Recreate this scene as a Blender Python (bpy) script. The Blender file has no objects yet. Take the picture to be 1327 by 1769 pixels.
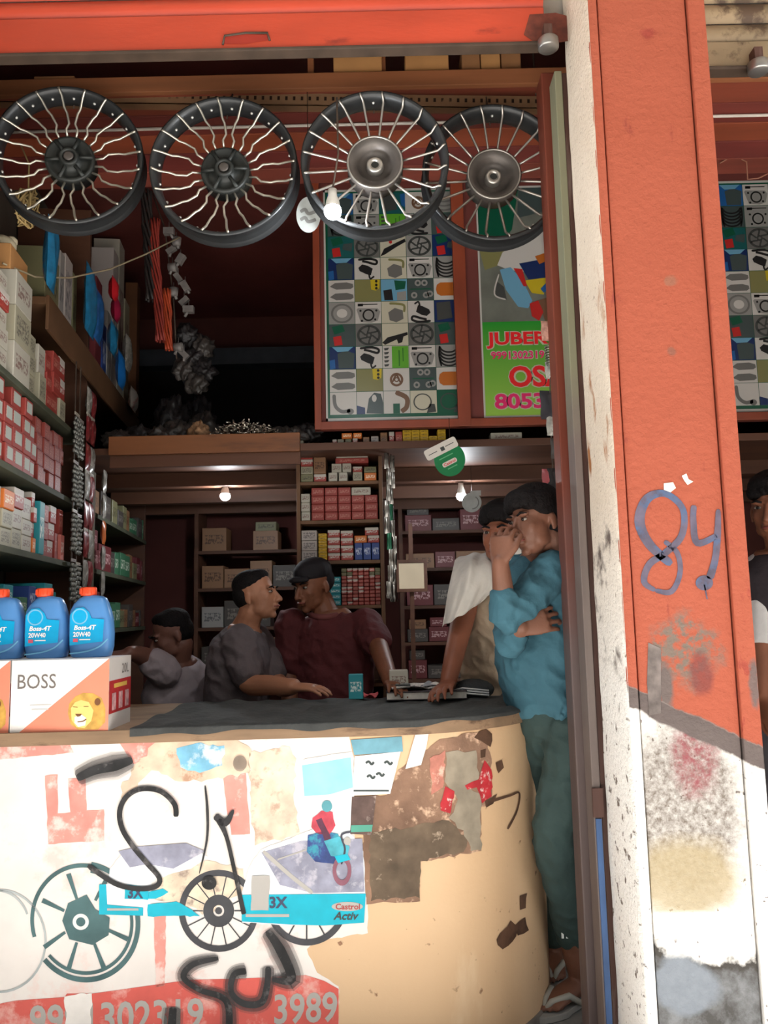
import bpy, bmesh, math, random
from mathutils import Vector, Matrix, noise
random.seed(7)
scene = bpy.context.scene
COL = scene.collection
# ---------------------------------------------------------------- camera
W, H, F = 1327, 1769, 1400.0
EYE = 1.21
PITCH, ROLL = math.radians(7.2), math.radians(-1.3)
cam_d = bpy.data.cameras.new('camera'); cam = bpy.data.objects.new('camera', cam_d); COL.objects.link(cam)
RC = Matrix.Rotation(math.pi/2 + PITCH, 3, 'X') @ Matrix.Rotation(ROLL, 3, 'Z')
cam.matrix_world = Matrix.Translation((0, 0, EYE)) @ RC.to_4x4()
cam_d.sensor_fit = 'VERTICAL'; cam_d.sensor_height = 36.0; cam_d.lens = F/H*36.0
cam_d.clip_start = 0.02; cam_d.clip_end = 300
scene.camera = cam
# ---------------------------------------------------------------- world, sun, exposure
scene.view_settings.view_transform = 'Standard'; scene.view_settings.look = 'None'
scene.view_settings.gamma = 1.0; scene.view_settings.use_curve_mapping = False
scene.view_settings.exposure = 1.95
wd = bpy.data.worlds.new('sky'); scene.world = wd; wd.use_nodes = True
wn = wd.node_tree; bg = wn.nodes['Background']
bg.inputs['Color'].default_value = (0.80, 0.90, 1.0, 1); bg.inputs['Strength'].default_value = 0.4
sun_d = bpy.data.lights.new('sun', 'SUN'); sun = bpy.data.objects.new('sun', sun_d); COL.objects.link(sun)
sun_d.energy = 5.5; sun_d.angle = math.radians(1.0); sun_d.color = (1.0, 0.98, 0.95)
sun.rotation_euler = (math.radians(24), 0, math.radians(-25))
scene.cycles.max_bounces = 8; scene.cycles.diffuse_bounces = 5

def ray(px, py):
    return RC @ Vector(((px-W/2)/F, -(py-H/2)/F, -1.0))
CAMP = Vector((0, 0, EYE))
def P(px, py, Y):
    d = ray(px, py); return CAMP + d*(Y/d.y)
def PZ(px, py, z):
    d = ray(px, py); return CAMP + d*((z-EYE)/d.z)
def PX(px, Y, py=1060):
    return P(px, py, Y).x
# ---------------------------------------------------------------- materials
def lin(c):
    return tuple(((v/255)/12.92 if v/255 <= .04045 else (((v/255)+.055)/1.055)**2.4) for v in c)
MATS = {}
def nd(nt, t, **kw):
    n = nt.nodes.new(t)
    for k, v in kw.items(): setattr(n, k, v)
    return n
def M(name, rgb, rough=.65, metal=0.0, var=.12, scale=9.0, bump=0.0, rgb2=None, thr=.6, soft=.05, scale2=6.0,
      emit=0.0, alpha=None, bscale=60.0, coord='Object', trans=0.0, stretch=None, spec=.4):
    if name in MATS: return MATS[name]
    m = bpy.data.materials.new(name); m.use_nodes = True; nt = m.node_tree
    b = nt.nodes['Principled BSDF']; L = nt.links.new
    c = lin(rgb)
    tc = nd(nt, 'ShaderNodeTexCoord'); src = tc.outputs[coord]
    if stretch:
        mp = nd(nt, 'ShaderNodeMapping'); mp.inputs['Scale'].default_value = stretch
        L(src, mp.inputs['Vector']); src = mp.outputs['Vector']
    out = None
    if var > 0:
        n = nd(nt, 'ShaderNodeTexNoise'); n.inputs['Scale'].default_value = scale; n.inputs['Detail'].default_value = 5
        L(src, n.inputs['Vector'])
        mr = nd(nt, 'ShaderNodeMapRange'); mr.inputs[1].default_value = .3; mr.inputs[2].default_value = .7
        L(n.outputs['Fac'], mr.inputs[0])
        mx = nd(nt, 'ShaderNodeMix', data_type='RGBA')
        mx.inputs[6].default_value = tuple(max(0, v*(1-var)) for v in c)+(1,)
        mx.inputs[7].default_value = tuple(min(1, v*(1+var)) for v in c)+(1,)
        L(mr.outputs[0], mx.inputs[0]); out = mx.outputs[2]
    if rgb2 is not None:
        n2 = nd(nt, 'ShaderNodeTexNoise'); n2.inputs['Scale'].default_value = scale2; n2.inputs['Detail'].default_value = 7
        n2.inputs['Roughness'].default_value = .65
        L(src, n2.inputs['Vector'])
        r2 = nd(nt, 'ShaderNodeMapRange'); r2.inputs[1].default_value = thr-soft; r2.inputs[2].default_value = thr+soft
        L(n2.outputs['Fac'], r2.inputs[0])
        m2 = nd(nt, 'ShaderNodeMix', data_type='RGBA')
        if out: L(out, m2.inputs[6])
        else: m2.inputs[6].default_value = c+(1,)
        m2.inputs[7].default_value = lin(rgb2)+(1,)
        L(r2.outputs[0], m2.inputs[0]); out = m2.outputs[2]
    if out: L(out, b.inputs['Base Color'])
    else: b.inputs['Base Color'].default_value = c+(1,)
    b.inputs['Roughness'].default_value = rough; b.inputs['Metallic'].default_value = metal
    b.inputs['Specular IOR Level'].default_value = spec
    if bump > 0:
        n3 = nd(nt, 'ShaderNodeTexNoise'); n3.inputs['Scale'].default_value = bscale; n3.inputs['Detail'].default_value = 4
        L(src, n3.inputs['Vector'])
        bp = nd(nt, 'ShaderNodeBump'); bp.inputs['Strength'].default_value = bump; bp.inputs['Distance'].default_value = .02
        L(n3.outputs['Fac'], bp.inputs['Height']); L(bp.outputs['Normal'], b.inputs['Normal'])
    if emit > 0:
        b.inputs['Emission Color'].default_value = c+(1,); b.inputs['Emission Strength'].default_value = emit
    if alpha is not None: b.inputs['Alpha'].default_value = alpha
    if trans > 0: b.inputs['Transmission Weight'].default_value = trans
    MATS[name] = m; return m
def MPRINT(name, base, ink, band=(.3, .7), rough=.5, dens=14.0, ink2=None, split=None):
    """a printed carton: plain colour with a band of print that breaks up like lettering"""
    if name in MATS: return MATS[name]
    m = bpy.data.materials.new(name); m.use_nodes = True; nt = m.node_tree; L = nt.links.new
    b = nt.nodes['Principled BSDF']; b.inputs['Roughness'].default_value = rough
    tc = nd(nt, 'ShaderNodeTexCoord'); sp = nd(nt, 'ShaderNodeSeparateXYZ'); L(tc.outputs['Generated'], sp.inputs[0])
    mp = nd(nt, 'ShaderNodeMapping'); mp.inputs['Scale'].default_value = (dens, 1.0, dens*.55); L(tc.outputs['Generated'], mp.inputs[0])
    n = nd(nt, 'ShaderNodeTexNoise'); n.inputs['Scale'].default_value = 1.0; n.inputs['Detail'].default_value = 2; L(mp.outputs[0], n.inputs['Vector'])
    def cmp(sock, a, op):
        q = nd(nt, 'ShaderNodeMath', operation=op); L(sock, q.inputs[0]); q.inputs[1].default_value = a; return q.outputs[0]
    def mul(a, c):
        q = nd(nt, 'ShaderNodeMath', operation='MULTIPLY'); L(a, q.inputs[0]); L(c, q.inputs[1]); return q.outputs[0]
    k = mul(cmp(sp.outputs[2], band[0], 'GREATER_THAN'), cmp(sp.outputs[2], band[1], 'LESS_THAN'))
    k = mul(k, mul(cmp(sp.outputs[0], .12, 'GREATER_THAN'), cmp(sp.outputs[0], .88, 'LESS_THAN')))
    k = mul(k, cmp(n.outputs['Fac'], .5, 'GREATER_THAN'))
    col = lin(base)+(1,); prev = None
    if ink2 is not None:
        m0 = nd(nt, 'ShaderNodeMix', data_type='RGBA'); m0.inputs[6].default_value = col; m0.inputs[7].default_value = lin(ink2)+(1,)
        L(cmp(sp.outputs[2], split or .7, 'GREATER_THAN'), m0.inputs[0]); prev = m0.outputs[2]
    mx = nd(nt, 'ShaderNodeMix', data_type='RGBA')
    if prev: L(prev, mx.inputs[6])
    else: mx.inputs[6].default_value = col
    mx.inputs[7].default_value = lin(ink)+(1,); L(k, mx.inputs[0]); L(mx.outputs[2], b.inputs['Base Color'])
    MATS[name] = m; return m
# ---------------------------------------------------------------- mesh helpers
ORG = {}
def tag(o, label=None, cat=None, group=None, kind=None):
    if label: o['label'] = label
    if cat: o['category'] = cat
    if group: o['group'] = group
    if kind: o['kind'] = kind
    return o
def thing(name, label, cat, loc, group=None, rz=0.0, kind=None):
    o = bpy.data.objects.new(name, None); COL.objects.link(o); o.empty_display_size = .05
    o.location = loc; o.rotation_euler = (0, 0, rz); ORG[o.name] = Vector(loc)
    return tag(o, label, cat, group, kind)
class MB:
    def __init__(s): s.v = []; s.f = []; s.sm = []; s.mi = []
    def add(s, vs, fs, smooth=False, mi=0):
        k = len(s.v); s.v += [Vector(q) for q in vs]
        for f in fs: s.f.append([k+i for i in f]); s.sm.append(smooth); s.mi.append(mi)
        return s
    def box(s, c, size, rot=None, mi=0):
        c = Vector(c); x, y, z = (q/2 for q in size)
        vs = [Vector(q) for q in ((-x,-y,-z),(x,-y,-z),(x,y,-z),(-x,y,-z),(-x,-y,z),(x,-y,z),(x,y,z),(-x,y,z))]
        if rot is not None: vs = [rot @ q for q in vs]
        return s.add([c+q for q in vs], [(0,3,2,1),(4,5,6,7),(0,1,5,4),(1,2,6,5),(2,3,7,6),(3,0,4,7)], mi=mi)
    def box2(s, lo, hi, mi=0):
        return s.box([(a+b)/2 for a, b in zip(lo, hi)], [abs(b-a) for a, b in zip(lo, hi)], mi=mi)
    def tube(s, pts, r, n=8, smooth=True, mi=0, closed=False):
        pts = [Vector(p) for p in pts]; m = len(pts)
        rs = r if isinstance(r, (list, tuple)) else [r]*m
        up = None; rings = []
        for i, p in enumerate(pts):
            a = pts[(i-1) % m] if (closed or i > 0) else p
            b = pts[(i+1) % m] if (closed or i < m-1) else p
            t = (b-a).normalized() if (b-a).length > 1e-9 else Vector((0, 0, 1))
            if up is None:
                up = Vector((0, 0, 1)) if abs(t.z) < .9 else Vector((1, 0, 0))
            u = (up - t*up.dot(t))
            if u.length < 1e-6: u = t.orthogonal()
            u.normalize(); w = t.cross(u); up = u
            rings.append([p + (u*math.cos(2*math.pi*j/n) + w*math.sin(2*math.pi*j/n))*rs[i] for j in range(n)])
        vs = [q for g in rings for q in g]; fs = []
        for i in range(m if closed else m-1):
            for j in range(n):
                i2 = (i+1) % m
                fs.append((i*n+j, i*n+(j+1) % n, i2*n+(j+1) % n, i2*n+j))
        if not closed: fs += [tuple(range(n))[::-1], tuple(range((m-1)*n, m*n))]
        return s.add(vs, fs, smooth, mi)
    def lathe(s, prof, origin=(0,0,0), axis='Y', n=48, smooth=True, mi=0, closed=False):
        o = Vector(origin); vs = []; m = len(prof)
        for (r, h) in prof:
            for j in range(n):
                a = 2*math.pi*j/n; c, q = r*math.cos(a), r*math.sin(a)
                vs.append(o + (Vector((c, h, q)) if axis == 'Y' else Vector((c, q, h)) if axis == 'Z' else Vector((h, c, q))))
        fs = []
        for i in range(m if closed else m-1):
            i2 = (i+1) % m
            for j in range(n): fs.append((i*n+j, i*n+(j+1) % n, i2*n+(j+1) % n, i2*n+j))
        return s.add(vs, fs, smooth, mi)
    def ball(s, c, r, n=12, smooth=True, mi=0, rot=None):
        r = (r, r, r) if not isinstance(r, (tuple, list)) else r
        c = Vector(c); vs = []; k = n//2
        for i in range(k+1):
            t = math.pi*i/k
            for j in range(n):
                a = 2*math.pi*j/n; q = Vector((math.sin(t)*math.cos(a)*r[0], math.sin(t)*math.sin(a)*r[1], math.cos(t)*r[2]))
                vs.append(c + (rot @ q if rot is not None else q))
        fs = [(i*n+j, (i+1)*n+j, (i+1)*n+(j+1) % n, i*n+(j+1) % n) for i in range(k) for j in range(n)]
        return s.add(vs, fs, smooth, mi)
    def grid(s, fn, nu, nv, smooth=True, mi=0):
        vs = [fn(i/nu, j/nv) for j in range(nv+1) for i in range(nu+1)]
        fs = [(j*(nu+1)+i, j*(nu+1)+i+1, (j+1)*(nu+1)+i+1, (j+1)*(nu+1)+i) for j in range(nv) for i in range(nu)]
        return s.add(vs, fs, smooth, mi)
    def mesh(s, name, org=Vector((0,0,0))):
        me = bpy.data.meshes.new(name)
        me.from_pydata([tuple(q-org) for q in s.v], [], s.f)
        me.polygons.foreach_set('use_smooth', s.sm); me.polygons.foreach_set('material_index', s.mi)
        bm = bmesh.new(); bm.from_mesh(me); bmesh.ops.remove_doubles(bm, verts=bm.verts, dist=1e-6)
        bmesh.ops.recalc_face_normals(bm, faces=bm.faces); bm.to_mesh(me); bm.free()
        return me
    def obj(s, name, mats, parent=None, org=None, local=False):
        """world-space vertices unless local; a child keeps its thing's origin, a top-level mesh gets its base point"""
        if parent is not None and not local: o0 = ORG.get(parent.name, Vector((0,0,0)))
        elif local: o0 = Vector((0,0,0))
        elif org is not None: o0 = Vector(org)
        else:
            xs, ys, zs = zip(*[tuple(q) for q in s.v]); o0 = Vector(((min(xs)+max(xs))/2, (min(ys)+max(ys))/2, min(zs)))
        me = s.mesh(name, o0)
        for m in (mats if isinstance(mats, (list, tuple)) else [mats]): me.materials.append(m)
        o = bpy.data.objects.new(name, me); COL.objects.link(o)
        if parent is not None: o.parent = parent; ORG[o.name] = o0
        elif not local: o.location = o0; ORG[o.name] = o0
        return o
def bevel_obj(o, w=.004, seg=2):
    bm = bmesh.new(); bm.from_mesh(o.data)
    bmesh.ops.bevel(bm, geom=[e for e in bm.edges], offset=w, segments=seg, affect='EDGES', profile=.6)
    bm.to_mesh(o.data); bm.free(); return o
# cartons share bevelled meshes; the material sits on the object
CART = {}
def carton_mesh(w, d, h):
    key = (round(w, 3), round(d, 3), round(h, 3))
    if key not in CART:
        mb = MB().box((0, 0, key[2]/2), key); me = mb.mesh('carton')
        bm = bmesh.new(); bm.from_mesh(me)
        bmesh.ops.bevel(bm, geom=list(bm.edges), offset=min(.0022, min(key)*.12), segments=1, affect='EDGES')
        bm.to_mesh(me); bm.free(); me.materials.append(None); CART[key] = me
    return CART[key]
def carton(loc, w, d, h, mat, label, group=None, rz=0.0, name='carton', cat='box', panel=None, panel_rect=(.2, .8, .2, .8)):
    o = bpy.data.objects.new(name, carton_mesh(w, d, h)); COL.objects.link(o)
    o.location = loc; o.rotation_euler = (0, 0, rz)
    o.material_slots[0].link = 'OBJECT'; o.material_slots[0].material = mat
    tag(o, label, cat, group); ORG[o.name] = Vector(loc)
    if panel:
        a, b, c, e = panel_rect
        q = MB().box2((-w/2+a*w, -d/2-.0012, c*h), (-w/2+b*w, -d/2+.0005, e*h)).obj('printed_label', panel, parent=o, local=True)
    return o
# flat print drawn on a surface; S(px, py, lift) gives the world point
class Flat:
    def __init__(s, S, cuts=None): s.S = S; s.cuts = cuts; s.reset()
    def reset(s): s.v = []; s.f = []
    def _add(s, vs, fs):
        k = len(s.v); s.v += vs; s.f += [[k+i for i in f] for f in fs]; return s
    def poly(s, pts): return s._add([tuple(p) for p in pts], [tuple(range(len(pts)))])
    def rect(s, x0, y0, x1, y1): return s.poly([(x0,y0),(x1,y0),(x1,y1),(x0,y1)])
    def ell(s, cx, cy, rx, ry=None, n=28):
        ry = ry or rx; return s.poly([(cx+rx*math.cos(2*math.pi*i/n), cy+ry*math.sin(2*math.pi*i/n)) for i in range(n)])
    def ring(s, cx, cy, r0, r1, asp=1.0, a0=0.0, a1=360.0, n=40, tilt=0.0):
        vs = []; ct, st = math.cos(tilt), math.sin(tilt)
        for i in range(n+1):
            a = math.radians(a0+(a1-a0)*i/n)
            for r in (r0, r1):
                x, y = r*math.cos(a)*asp, r*math.sin(a); vs.append((cx+x*ct-y*st, cy+x*st+y*ct))
        return s._add(vs, [(2*i, 2*i+1, 2*i+3, 2*i+2) for i in range(n)])
    def stroke(s, pts, w, smooth=True):
        if smooth and len(pts) > 2:
            q = []; m = len(pts)
            for i in range(m-1):
                p0, p1, p2, p3 = pts[max(i-1, 0)], pts[i], pts[i+1], pts[min(i+2, m-1)]
                for k in range(6):
                    t = k/6; q.append(tuple(.5*((2*p1[a])+(-p0[a]+p2[a])*t+(2*p0[a]-5*p1[a]+4*p2[a]-p3[a])*t*t+(-p0[a]+3*p1[a]-3*p2[a]+p3[a])*t**3) for a in (0, 1)))
            q.append(pts[-1]); pts = q
        vs = []; m = len(pts)
        ws = w if isinstance(w, (list, tuple)) else [w, w]
        for i in range(m):
            a, b = pts[max(i-1, 0)], pts[min(i+1, m-1)]; dx, dy = b[0]-a[0], b[1]-a[1]; l = math.hypot(dx, dy) or 1
            g = i/(m-1)*(len(ws)-1); k = min(int(g), len(ws)-2); ww = ws[k]+(ws[k+1]-ws[k])*(g-k)
            if i in (0, m-1): ww *= .6
            nx, ny = -dy/l*ww/2, dx/l*ww/2; vs += [(pts[i][0]+nx, pts[i][1]+ny), (pts[i][0]-nx, pts[i][1]-ny)]
        return s._add(vs, [(2*i, 2*i+1, 2*i+3, 2*i+2) for i in range(m-1)])
    def text(s, string, x0, y0, x1, y1, slant=0.0, slope=0.0, bold=.0, shear=0.0):
        """lettering fitted into the box (x0,y0)-(x1,y1)"""
        vs, fs, bb = text_mesh(string, bold, shear); w, h = bb[1]-bb[0], bb[3]-bb[2]
        out = []
        for (x, y) in vs:
            u = (x-bb[0])/w; t = (y-bb[2])/h
            out.append((x0+(x1-x0)*u, y1+(y0-y1)*t + slope*(x1-x0)*u))
        return s._add(out, fs)
    def obj(s, name, mat, parent, lift=1.0, step=None):
        me = bpy.data.meshes.new(name); bm = bmesh.new()
        vs = [bm.verts.new((a, b, 0)) for a, b in s.v]
        for f in s.f:
            try: bm.faces.new([vs[i] for i in f])
            except ValueError: pass
        bm.normal_update(); bmesh.ops.triangulate(bm, faces=bm.faces[:], ngon_method='EAR_CLIP')
        if step:
            xs = [a for a, b in s.v]; x = math.floor(min(xs)/step)*step
            while x < max(xs):
                if x > min(xs): bmesh.ops.bisect_plane(bm, geom=bm.verts[:]+bm.edges[:]+bm.faces[:], plane_co=(x, 0, 0), plane_no=(1, 0, 0))
                x += step
        org = ORG.get(parent.name, Vector((0,0,0)))
        for v in bm.verts: v.co = s.S(v.co.x, v.co.y, lift) - org
        bmesh.ops.recalc_face_normals(bm, faces=bm.faces)
        bm.to_mesh(me); bm.free(); me.materials.append(mat)
        o = bpy.data.objects.new(name, me); COL.objects.link(o); o.parent = parent; ORG[o.name] = org
        s.reset(); return o
TXT = {}
def text_mesh(string, bold, shear):
    key = (string, bold, shear)
    if key not in TXT:
        cu = bpy.data.curves.new('lettering', 'FONT'); cu.body = string; cu.resolution_u = 3; cu.offset = bold; cu.shear = shear
        ob = bpy.data.objects.new('lettering', cu); COL.objects.link(ob)
        dg = bpy.context.evaluated_depsgraph_get(); me = ob.evaluated_get(dg).to_mesh()
        vs = [(v.co.x, v.co.y) for v in me.vertices]; fs = [tuple(p.vertices) for p in me.polygons]
        bpy.data.objects.remove(ob); bpy.data.curves.remove(cu)
        xs = [v[0] for v in vs]; ys = [v[1] for v in vs]
        TXT[key] = (vs, fs, (min(xs), max(xs), min(ys), max(ys)))
    return TXT[key]
# ---------------------------------------------------------------- node helper for weathered surfaces
class NT:
    def __init__(s, name, rough=.8):
        s.m = bpy.data.materials.new(name); s.m.use_nodes = True; s.nt = s.m.node_tree
        s.b = s.nt.nodes['Principled BSDF']; s.b.inputs['Roughness'].default_value = rough; s.b.inputs['Specular IOR Level'].default_value = .25
        g = nd(s.nt, 'ShaderNodeNewGeometry'); s.pos = g.outputs['Position']
        sp = nd(s.nt, 'ShaderNodeSeparateXYZ'); s.L(s.pos, sp.inputs[0]); s.x, s.y, s.z = sp.outputs
    def L(s, a, b): s.nt.links.new(a, b)
    def put(s, sock, v):
        if isinstance(v, (int, float)): sock.default_value = v
        else: s.L(v, sock)
    def op(s, o, a, b=0.0):
        n = nd(s.nt, 'ShaderNodeMath', operation=o); s.put(n.inputs[0], a); s.put(n.inputs[1], b); return n.outputs[0]
    def noise(s, scale, detail=6, rough=.6, stretch=(1, 1, 1), off=0.0):
        mp = nd(s.nt, 'ShaderNodeMapping'); mp.inputs['Scale'].default_value = stretch; mp.inputs['Location'].default_value = (off, off*.7, off*.3)
        s.L(s.pos, mp.inputs[0]); n = nd(s.nt, 'ShaderNodeTexNoise'); n.inputs['Scale'].default_value = scale
        n.inputs['Detail'].default_value = detail; n.inputs['Roughness'].default_value = rough; s.L(mp.outputs[0], n.inputs['Vector']); return n.outputs['Fac']
    def step(s, v, a, b):
        n = nd(s.nt, 'ShaderNodeMapRange'); s.put(n.inputs[0], v); n.inputs[1].default_value = a; n.inputs[2].default_value = b; return n.outputs[0]
    def blob(s, cx, cz, rx, rz, wob=.5, scale=14, off=0.0, soft=.25):
        """soft patch with a ragged outline, 1 inside"""
        dx = s.op('DIVIDE', s.op('SUBTRACT', s.x, cx), rx); dz = s.op('DIVIDE', s.op('SUBTRACT', s.z, cz), rz)
        d = s.op('SQRT', s.op('ADD', s.op('MULTIPLY', dx, dx), s.op('MULTIPLY', dz, dz)))
        d = s.op('ADD', d, s.op('MULTIPLY', s.op('SUBTRACT', s.noise(scale, off=off), .5), 2*wob))
        return s.step(d, 1+soft, 1-soft)
    def mix(s, f, a, b):
        n = nd(s.nt, 'ShaderNodeMix', data_type='RGBA'); s.put(n.inputs[0], f)
        for i, v in ((6, a), (7, b)):
            if isinstance(v, tuple): n.inputs[i].default_value = lin(v)+(1,)
            else: s.L(v, n.inputs[i])
        return n.outputs[2]
    def done(s, colour, bump=None, strength=.3):
        s.L(colour, s.b.inputs['Base Color'])
        if bump is not None:
            bp = nd(s.nt, 'ShaderNodeBump'); bp.inputs['Strength'].default_value = strength; bp.inputs['Distance'].default_value = .01
            s.L(bump, bp.inputs['Height']); s.L(bp.outputs['Normal'], s.b.inputs['Normal'])
        return s.m
def struct(name, mb, mat, parent=None, label=None, cat=None):
    o = mb.obj(name, mat, parent)
    if parent is None: tag(o, label, cat, None, 'structure')
    return o
# ---------------------------------------------------------------- room shell
LW0 = Vector((-1.18, 2.5, 0)); LWU = Vector((-.13, 1, 0)).normalized(); LWN = Vector((1, .13, 0)).normalized()
LWR = math.atan2(LWU.y, LWU.x)
def LW(t, d, z): return LW0 + LWU*t - LWN*d + Vector((0, 0, z))
def on_left(px, py, d=0.0):
    """where the sight line meets the left shelf front: (t, z)"""
    r = ray(px, py); o = LW(0, d, 0); k = (o-CAMP).dot(LWN)/r.dot(LWN); p = CAMP + r*k
    return (p-LW0).dot(LWU), p.z
q = NT('concrete_floor', .85)
c = q.mix(q.noise(7), (98, 96, 94), (140, 137, 132)); c = q.mix(q.step(q.noise(28, off=3), .58, .7), c, (70, 66, 62))
m_floor = q.done(c, q.noise(60), .3)
struct('floor', MB().box2((-2.6, 1.78, -.15), (3.0, 6.0, 0)), m_floor, label='grey concrete shop floor', cat='floor')
q = NT('street', .9)
c = q.mix(q.noise(.7), (206, 203, 198), (222, 219, 214)); c = q.mix(q.step(q.noise(6, off=2), .62, .7), c, (168, 164, 158))
m_street = q.done(c, q.noise(40), .2)
struct('ground', MB().box2((-30, -40, -.35), (30, 1.78, -.15)), m_street, label='pale dusty street in front of the shop', cat='ground')
m_maroon = M('maroon_paint', (96, 44, 38), .7, var=.25, scale=3, bump=.1, bscale=20)
m_darkwall = M('dingy_wall', (88, 78, 68), .85, var=.3, scale=3, bump=.15, bscale=30)
struct('wall_left', MB().add([LW(-.9, .34, 0), LW(3.3, .34, 0), LW(3.3, .5, 0), LW(-.9, .5, 0), LW(-.9, .34, 3.4), LW(3.3, .34, 3.4), LW(3.3, .5, 3.4), LW(-.9, .5, 3.4)],
       [(0,1,2,3),(4,5,6,7),(0,1,5,4),(1,2,6,5),(2,3,7,6),(3,0,4,7)]), m_darkwall, label='dingy shop wall behind the left shelves', cat='wall')
struct('wall_back', MB().box2((-2.6, 5.6, 0), (3.0, 5.75, 3.4)), M('back_wall_paint', (92, 48, 42), .8, var=.3, scale=2), label='maroon back wall of the shop', cat='wall')
struct('wall_right', MB().box2((2.7, 1.9, 0), (2.85, 5.6, 3.4)), m_darkwall, label='dingy side wall beyond the second opening', cat='wall')
struct('ceiling', MB().box2((-2.6, 2.29, 3.35), (3.0, 5.75, 3.5)), m_maroon, label='maroon painted shop ceiling', cat='ceiling')
m_plaster = M('facade_plaster', (170, 162, 152), .9, var=.15, scale=4)
struct('wall_front', MB().box2((-2.6, 2.24, 2.95), (3.0, 2.29, 3.5)).box2((-2.6, 1.95, 0), (-1.62, 2.2, 3.5)), m_plaster, label='plastered facade above the shutters', cat='wall')
struct('canopy', MB().box2((-6, .25, 3.5), (6, 2.30, 3.62)), m_plaster, label='concrete canopy over the shop front', cat='canopy')
struct('sky_blocker_building', MB().box2((-14, -7.2, -.15), (14, -5.0, 6.5)), M('sky_blocker_plaster', (150, 144, 136), .9, var=.2, scale=1.5), label='added unseen building across the lane that blocks the low sky', cat='building')  # unseen block added to cut the low sky and narrow the sunlit street
# ---------------------------------------------------------------- pillar
PF = 2.0
X0, X1 = PX(1075, PF), PX(1298, PF)
za, zb = P(1040, 1165, PF).z, P(1310, 1290, PF).z; xa, xb = P(1040, 1165, PF).x, P(1310, 1290, PF).x
def pillar_mat(name, plaster):
    q = NT(name, .75)
    line = q.op('SUBTRACT', q.z, q.op('ADD', za, q.op('MULTIPLY', q.op('SUBTRACT', q.x, xa), (zb-za)/(xb-xa))))
    paint = q.mix(q.noise(3, off=1), (160, 80, 58), (172, 90, 68))
    paint = q.mix(q.step(q.noise(22, off=5, stretch=(1, 1, .4)), .64, .72), paint, (142, 66, 54))
    white = q.mix(q.noise(8, off=4), (225, 220, 214), (246, 243, 238))
    white = q.mix(q.step(q.noise(46, off=9, detail=3), .66, .69), white, (110, 100, 96))
    if plaster:
        def at(px, py): return P(px, py, PF)
        a = at(1185, 1400); white = q.mix(q.op('MULTIPLY', q.blob(a.x, a.z, .14, .22, .3), q.op('ADD', q.op('MULTIPLY', q.step(q.noise(60, off=2, rough=.75), .36, .66), .6), .45)), white, (112, 101, 92))
        a = at(1200, 1310); white = q.mix(q.op('MULTIPLY', q.blob(a.x, a.z, .055, .085, .5, 20), q.step(q.noise(50, off=7, rough=.75), .32, .62)), white, (140, 78, 82))
        a = at(1185, 1520); white = q.mix(q.op('MULTIPLY', q.blob(a.x, a.z, .13, .09, .25), .85), white, (168, 152, 120))
        a = at(1190, 1600); white = q.mix(q.blob(a.x, a.z, .14, .03, .3), white, (236, 232, 226))
        a = at(1190, 1655); hz_ = q.op('ADD', q.op('SUBTRACT', q.z, a.z), q.op('MULTIPLY', q.op('SUBTRACT', q.noise(7, off=3), .5), -.22)); white = q.mix(q.step(hz_, .012, -.004), white, (70, 66, 62)); white = q.mix(q.step(hz_, -.012, -.03), white, q.mix(q.step(q.noise(13, off=6, rough=.72), .36, .62), (78, 76, 74), (128, 129, 131)))
        a = at(1180, 1700); white = q.mix(q.blob(a.x, a.z, .075, .065, .5, 12, 8, .15), white, q.mix(q.noise(40, off=2), (112, 118, 126), (142, 148, 156)))
        a = at(1185, 1120); paint = q.mix(q.op('MULTIPLY', q.blob(a.x, a.z, .075, .085, .7, 18, 4), q.step(q.noise(55, off=3), .4, .55)), paint, (118, 104, 94))
        a = at(1150, 1185); paint = q.mix(q.blob(a.x, a.z, .018, .055, .3, 30, 2), paint, (104, 92, 88))
        a = at(1212, 1165); paint = q.mix(q.op('MULTIPLY', q.blob(a.x, a.z, .03, .05, .6, 26, 11), .8), paint, (120, 62, 58))
        a = at(1160, 485); paint = q.mix(q.blob(a.x, a.z, .016, .014, .8, 40, 2), paint, (150, 96, 76))
        a = at(1160, 607); paint = q.mix(q.blob(a.x, a.z, .012, .012, .8, 40, 6), paint, (140, 88, 72))
        a = at(1120, 58); paint = q.mix(q.blob(a.x, a.z, .02, .014, .8, 40, 9), paint, (150, 66, 54))
    else:
        a = P(1300, 1180, PF); paint = q.mix(q.blob(a.x, a.z, .012, .05, .8, 30, 2), paint, (110, 92, 88))
        paint = q.mix(q.op('MULTIPLY', q.step(q.noise(40, off=8, stretch=(1, 1, .5)), .60, .66), q.step(q.z, 1.8, .9)), paint, (150, 66, 54))
    dark = q.mix(q.noise(12), (84, 74, 72), (112, 100, 96))
    edge = q.op('ADD', line, q.op('MULTIPLY', q.op('SUBTRACT', q.noise(16, off=2), .5), .03))
    col = q.mix(q.step(edge, -.004, .004), white, paint)
    band = q.op('MULTIPLY', q.step(edge, -.052, -.046), q.step(edge, .006, .0))
    col = q.mix(band, col, dark)
    return q.done(col, q.op('ADD', q.noise(50), q.op('MULTIPLY', q.noise(9), 1.2)), .45)
m_pf = pillar_mat('pillar_front_paint', True); m_ps = pillar_mat('pillar_strip_paint', False)
q = NT('pillar_side_paint', .85)
side = q.mix(q.noise(10), (205, 188, 168), (228, 214, 198)); side = q.mix(q.step(q.z, 1.5, 1.0), side, (238, 234, 228))
side = q.mix(q.step(q.noise(70, detail=3, off=3), .66, .7), side, (150, 132, 118))
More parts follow.
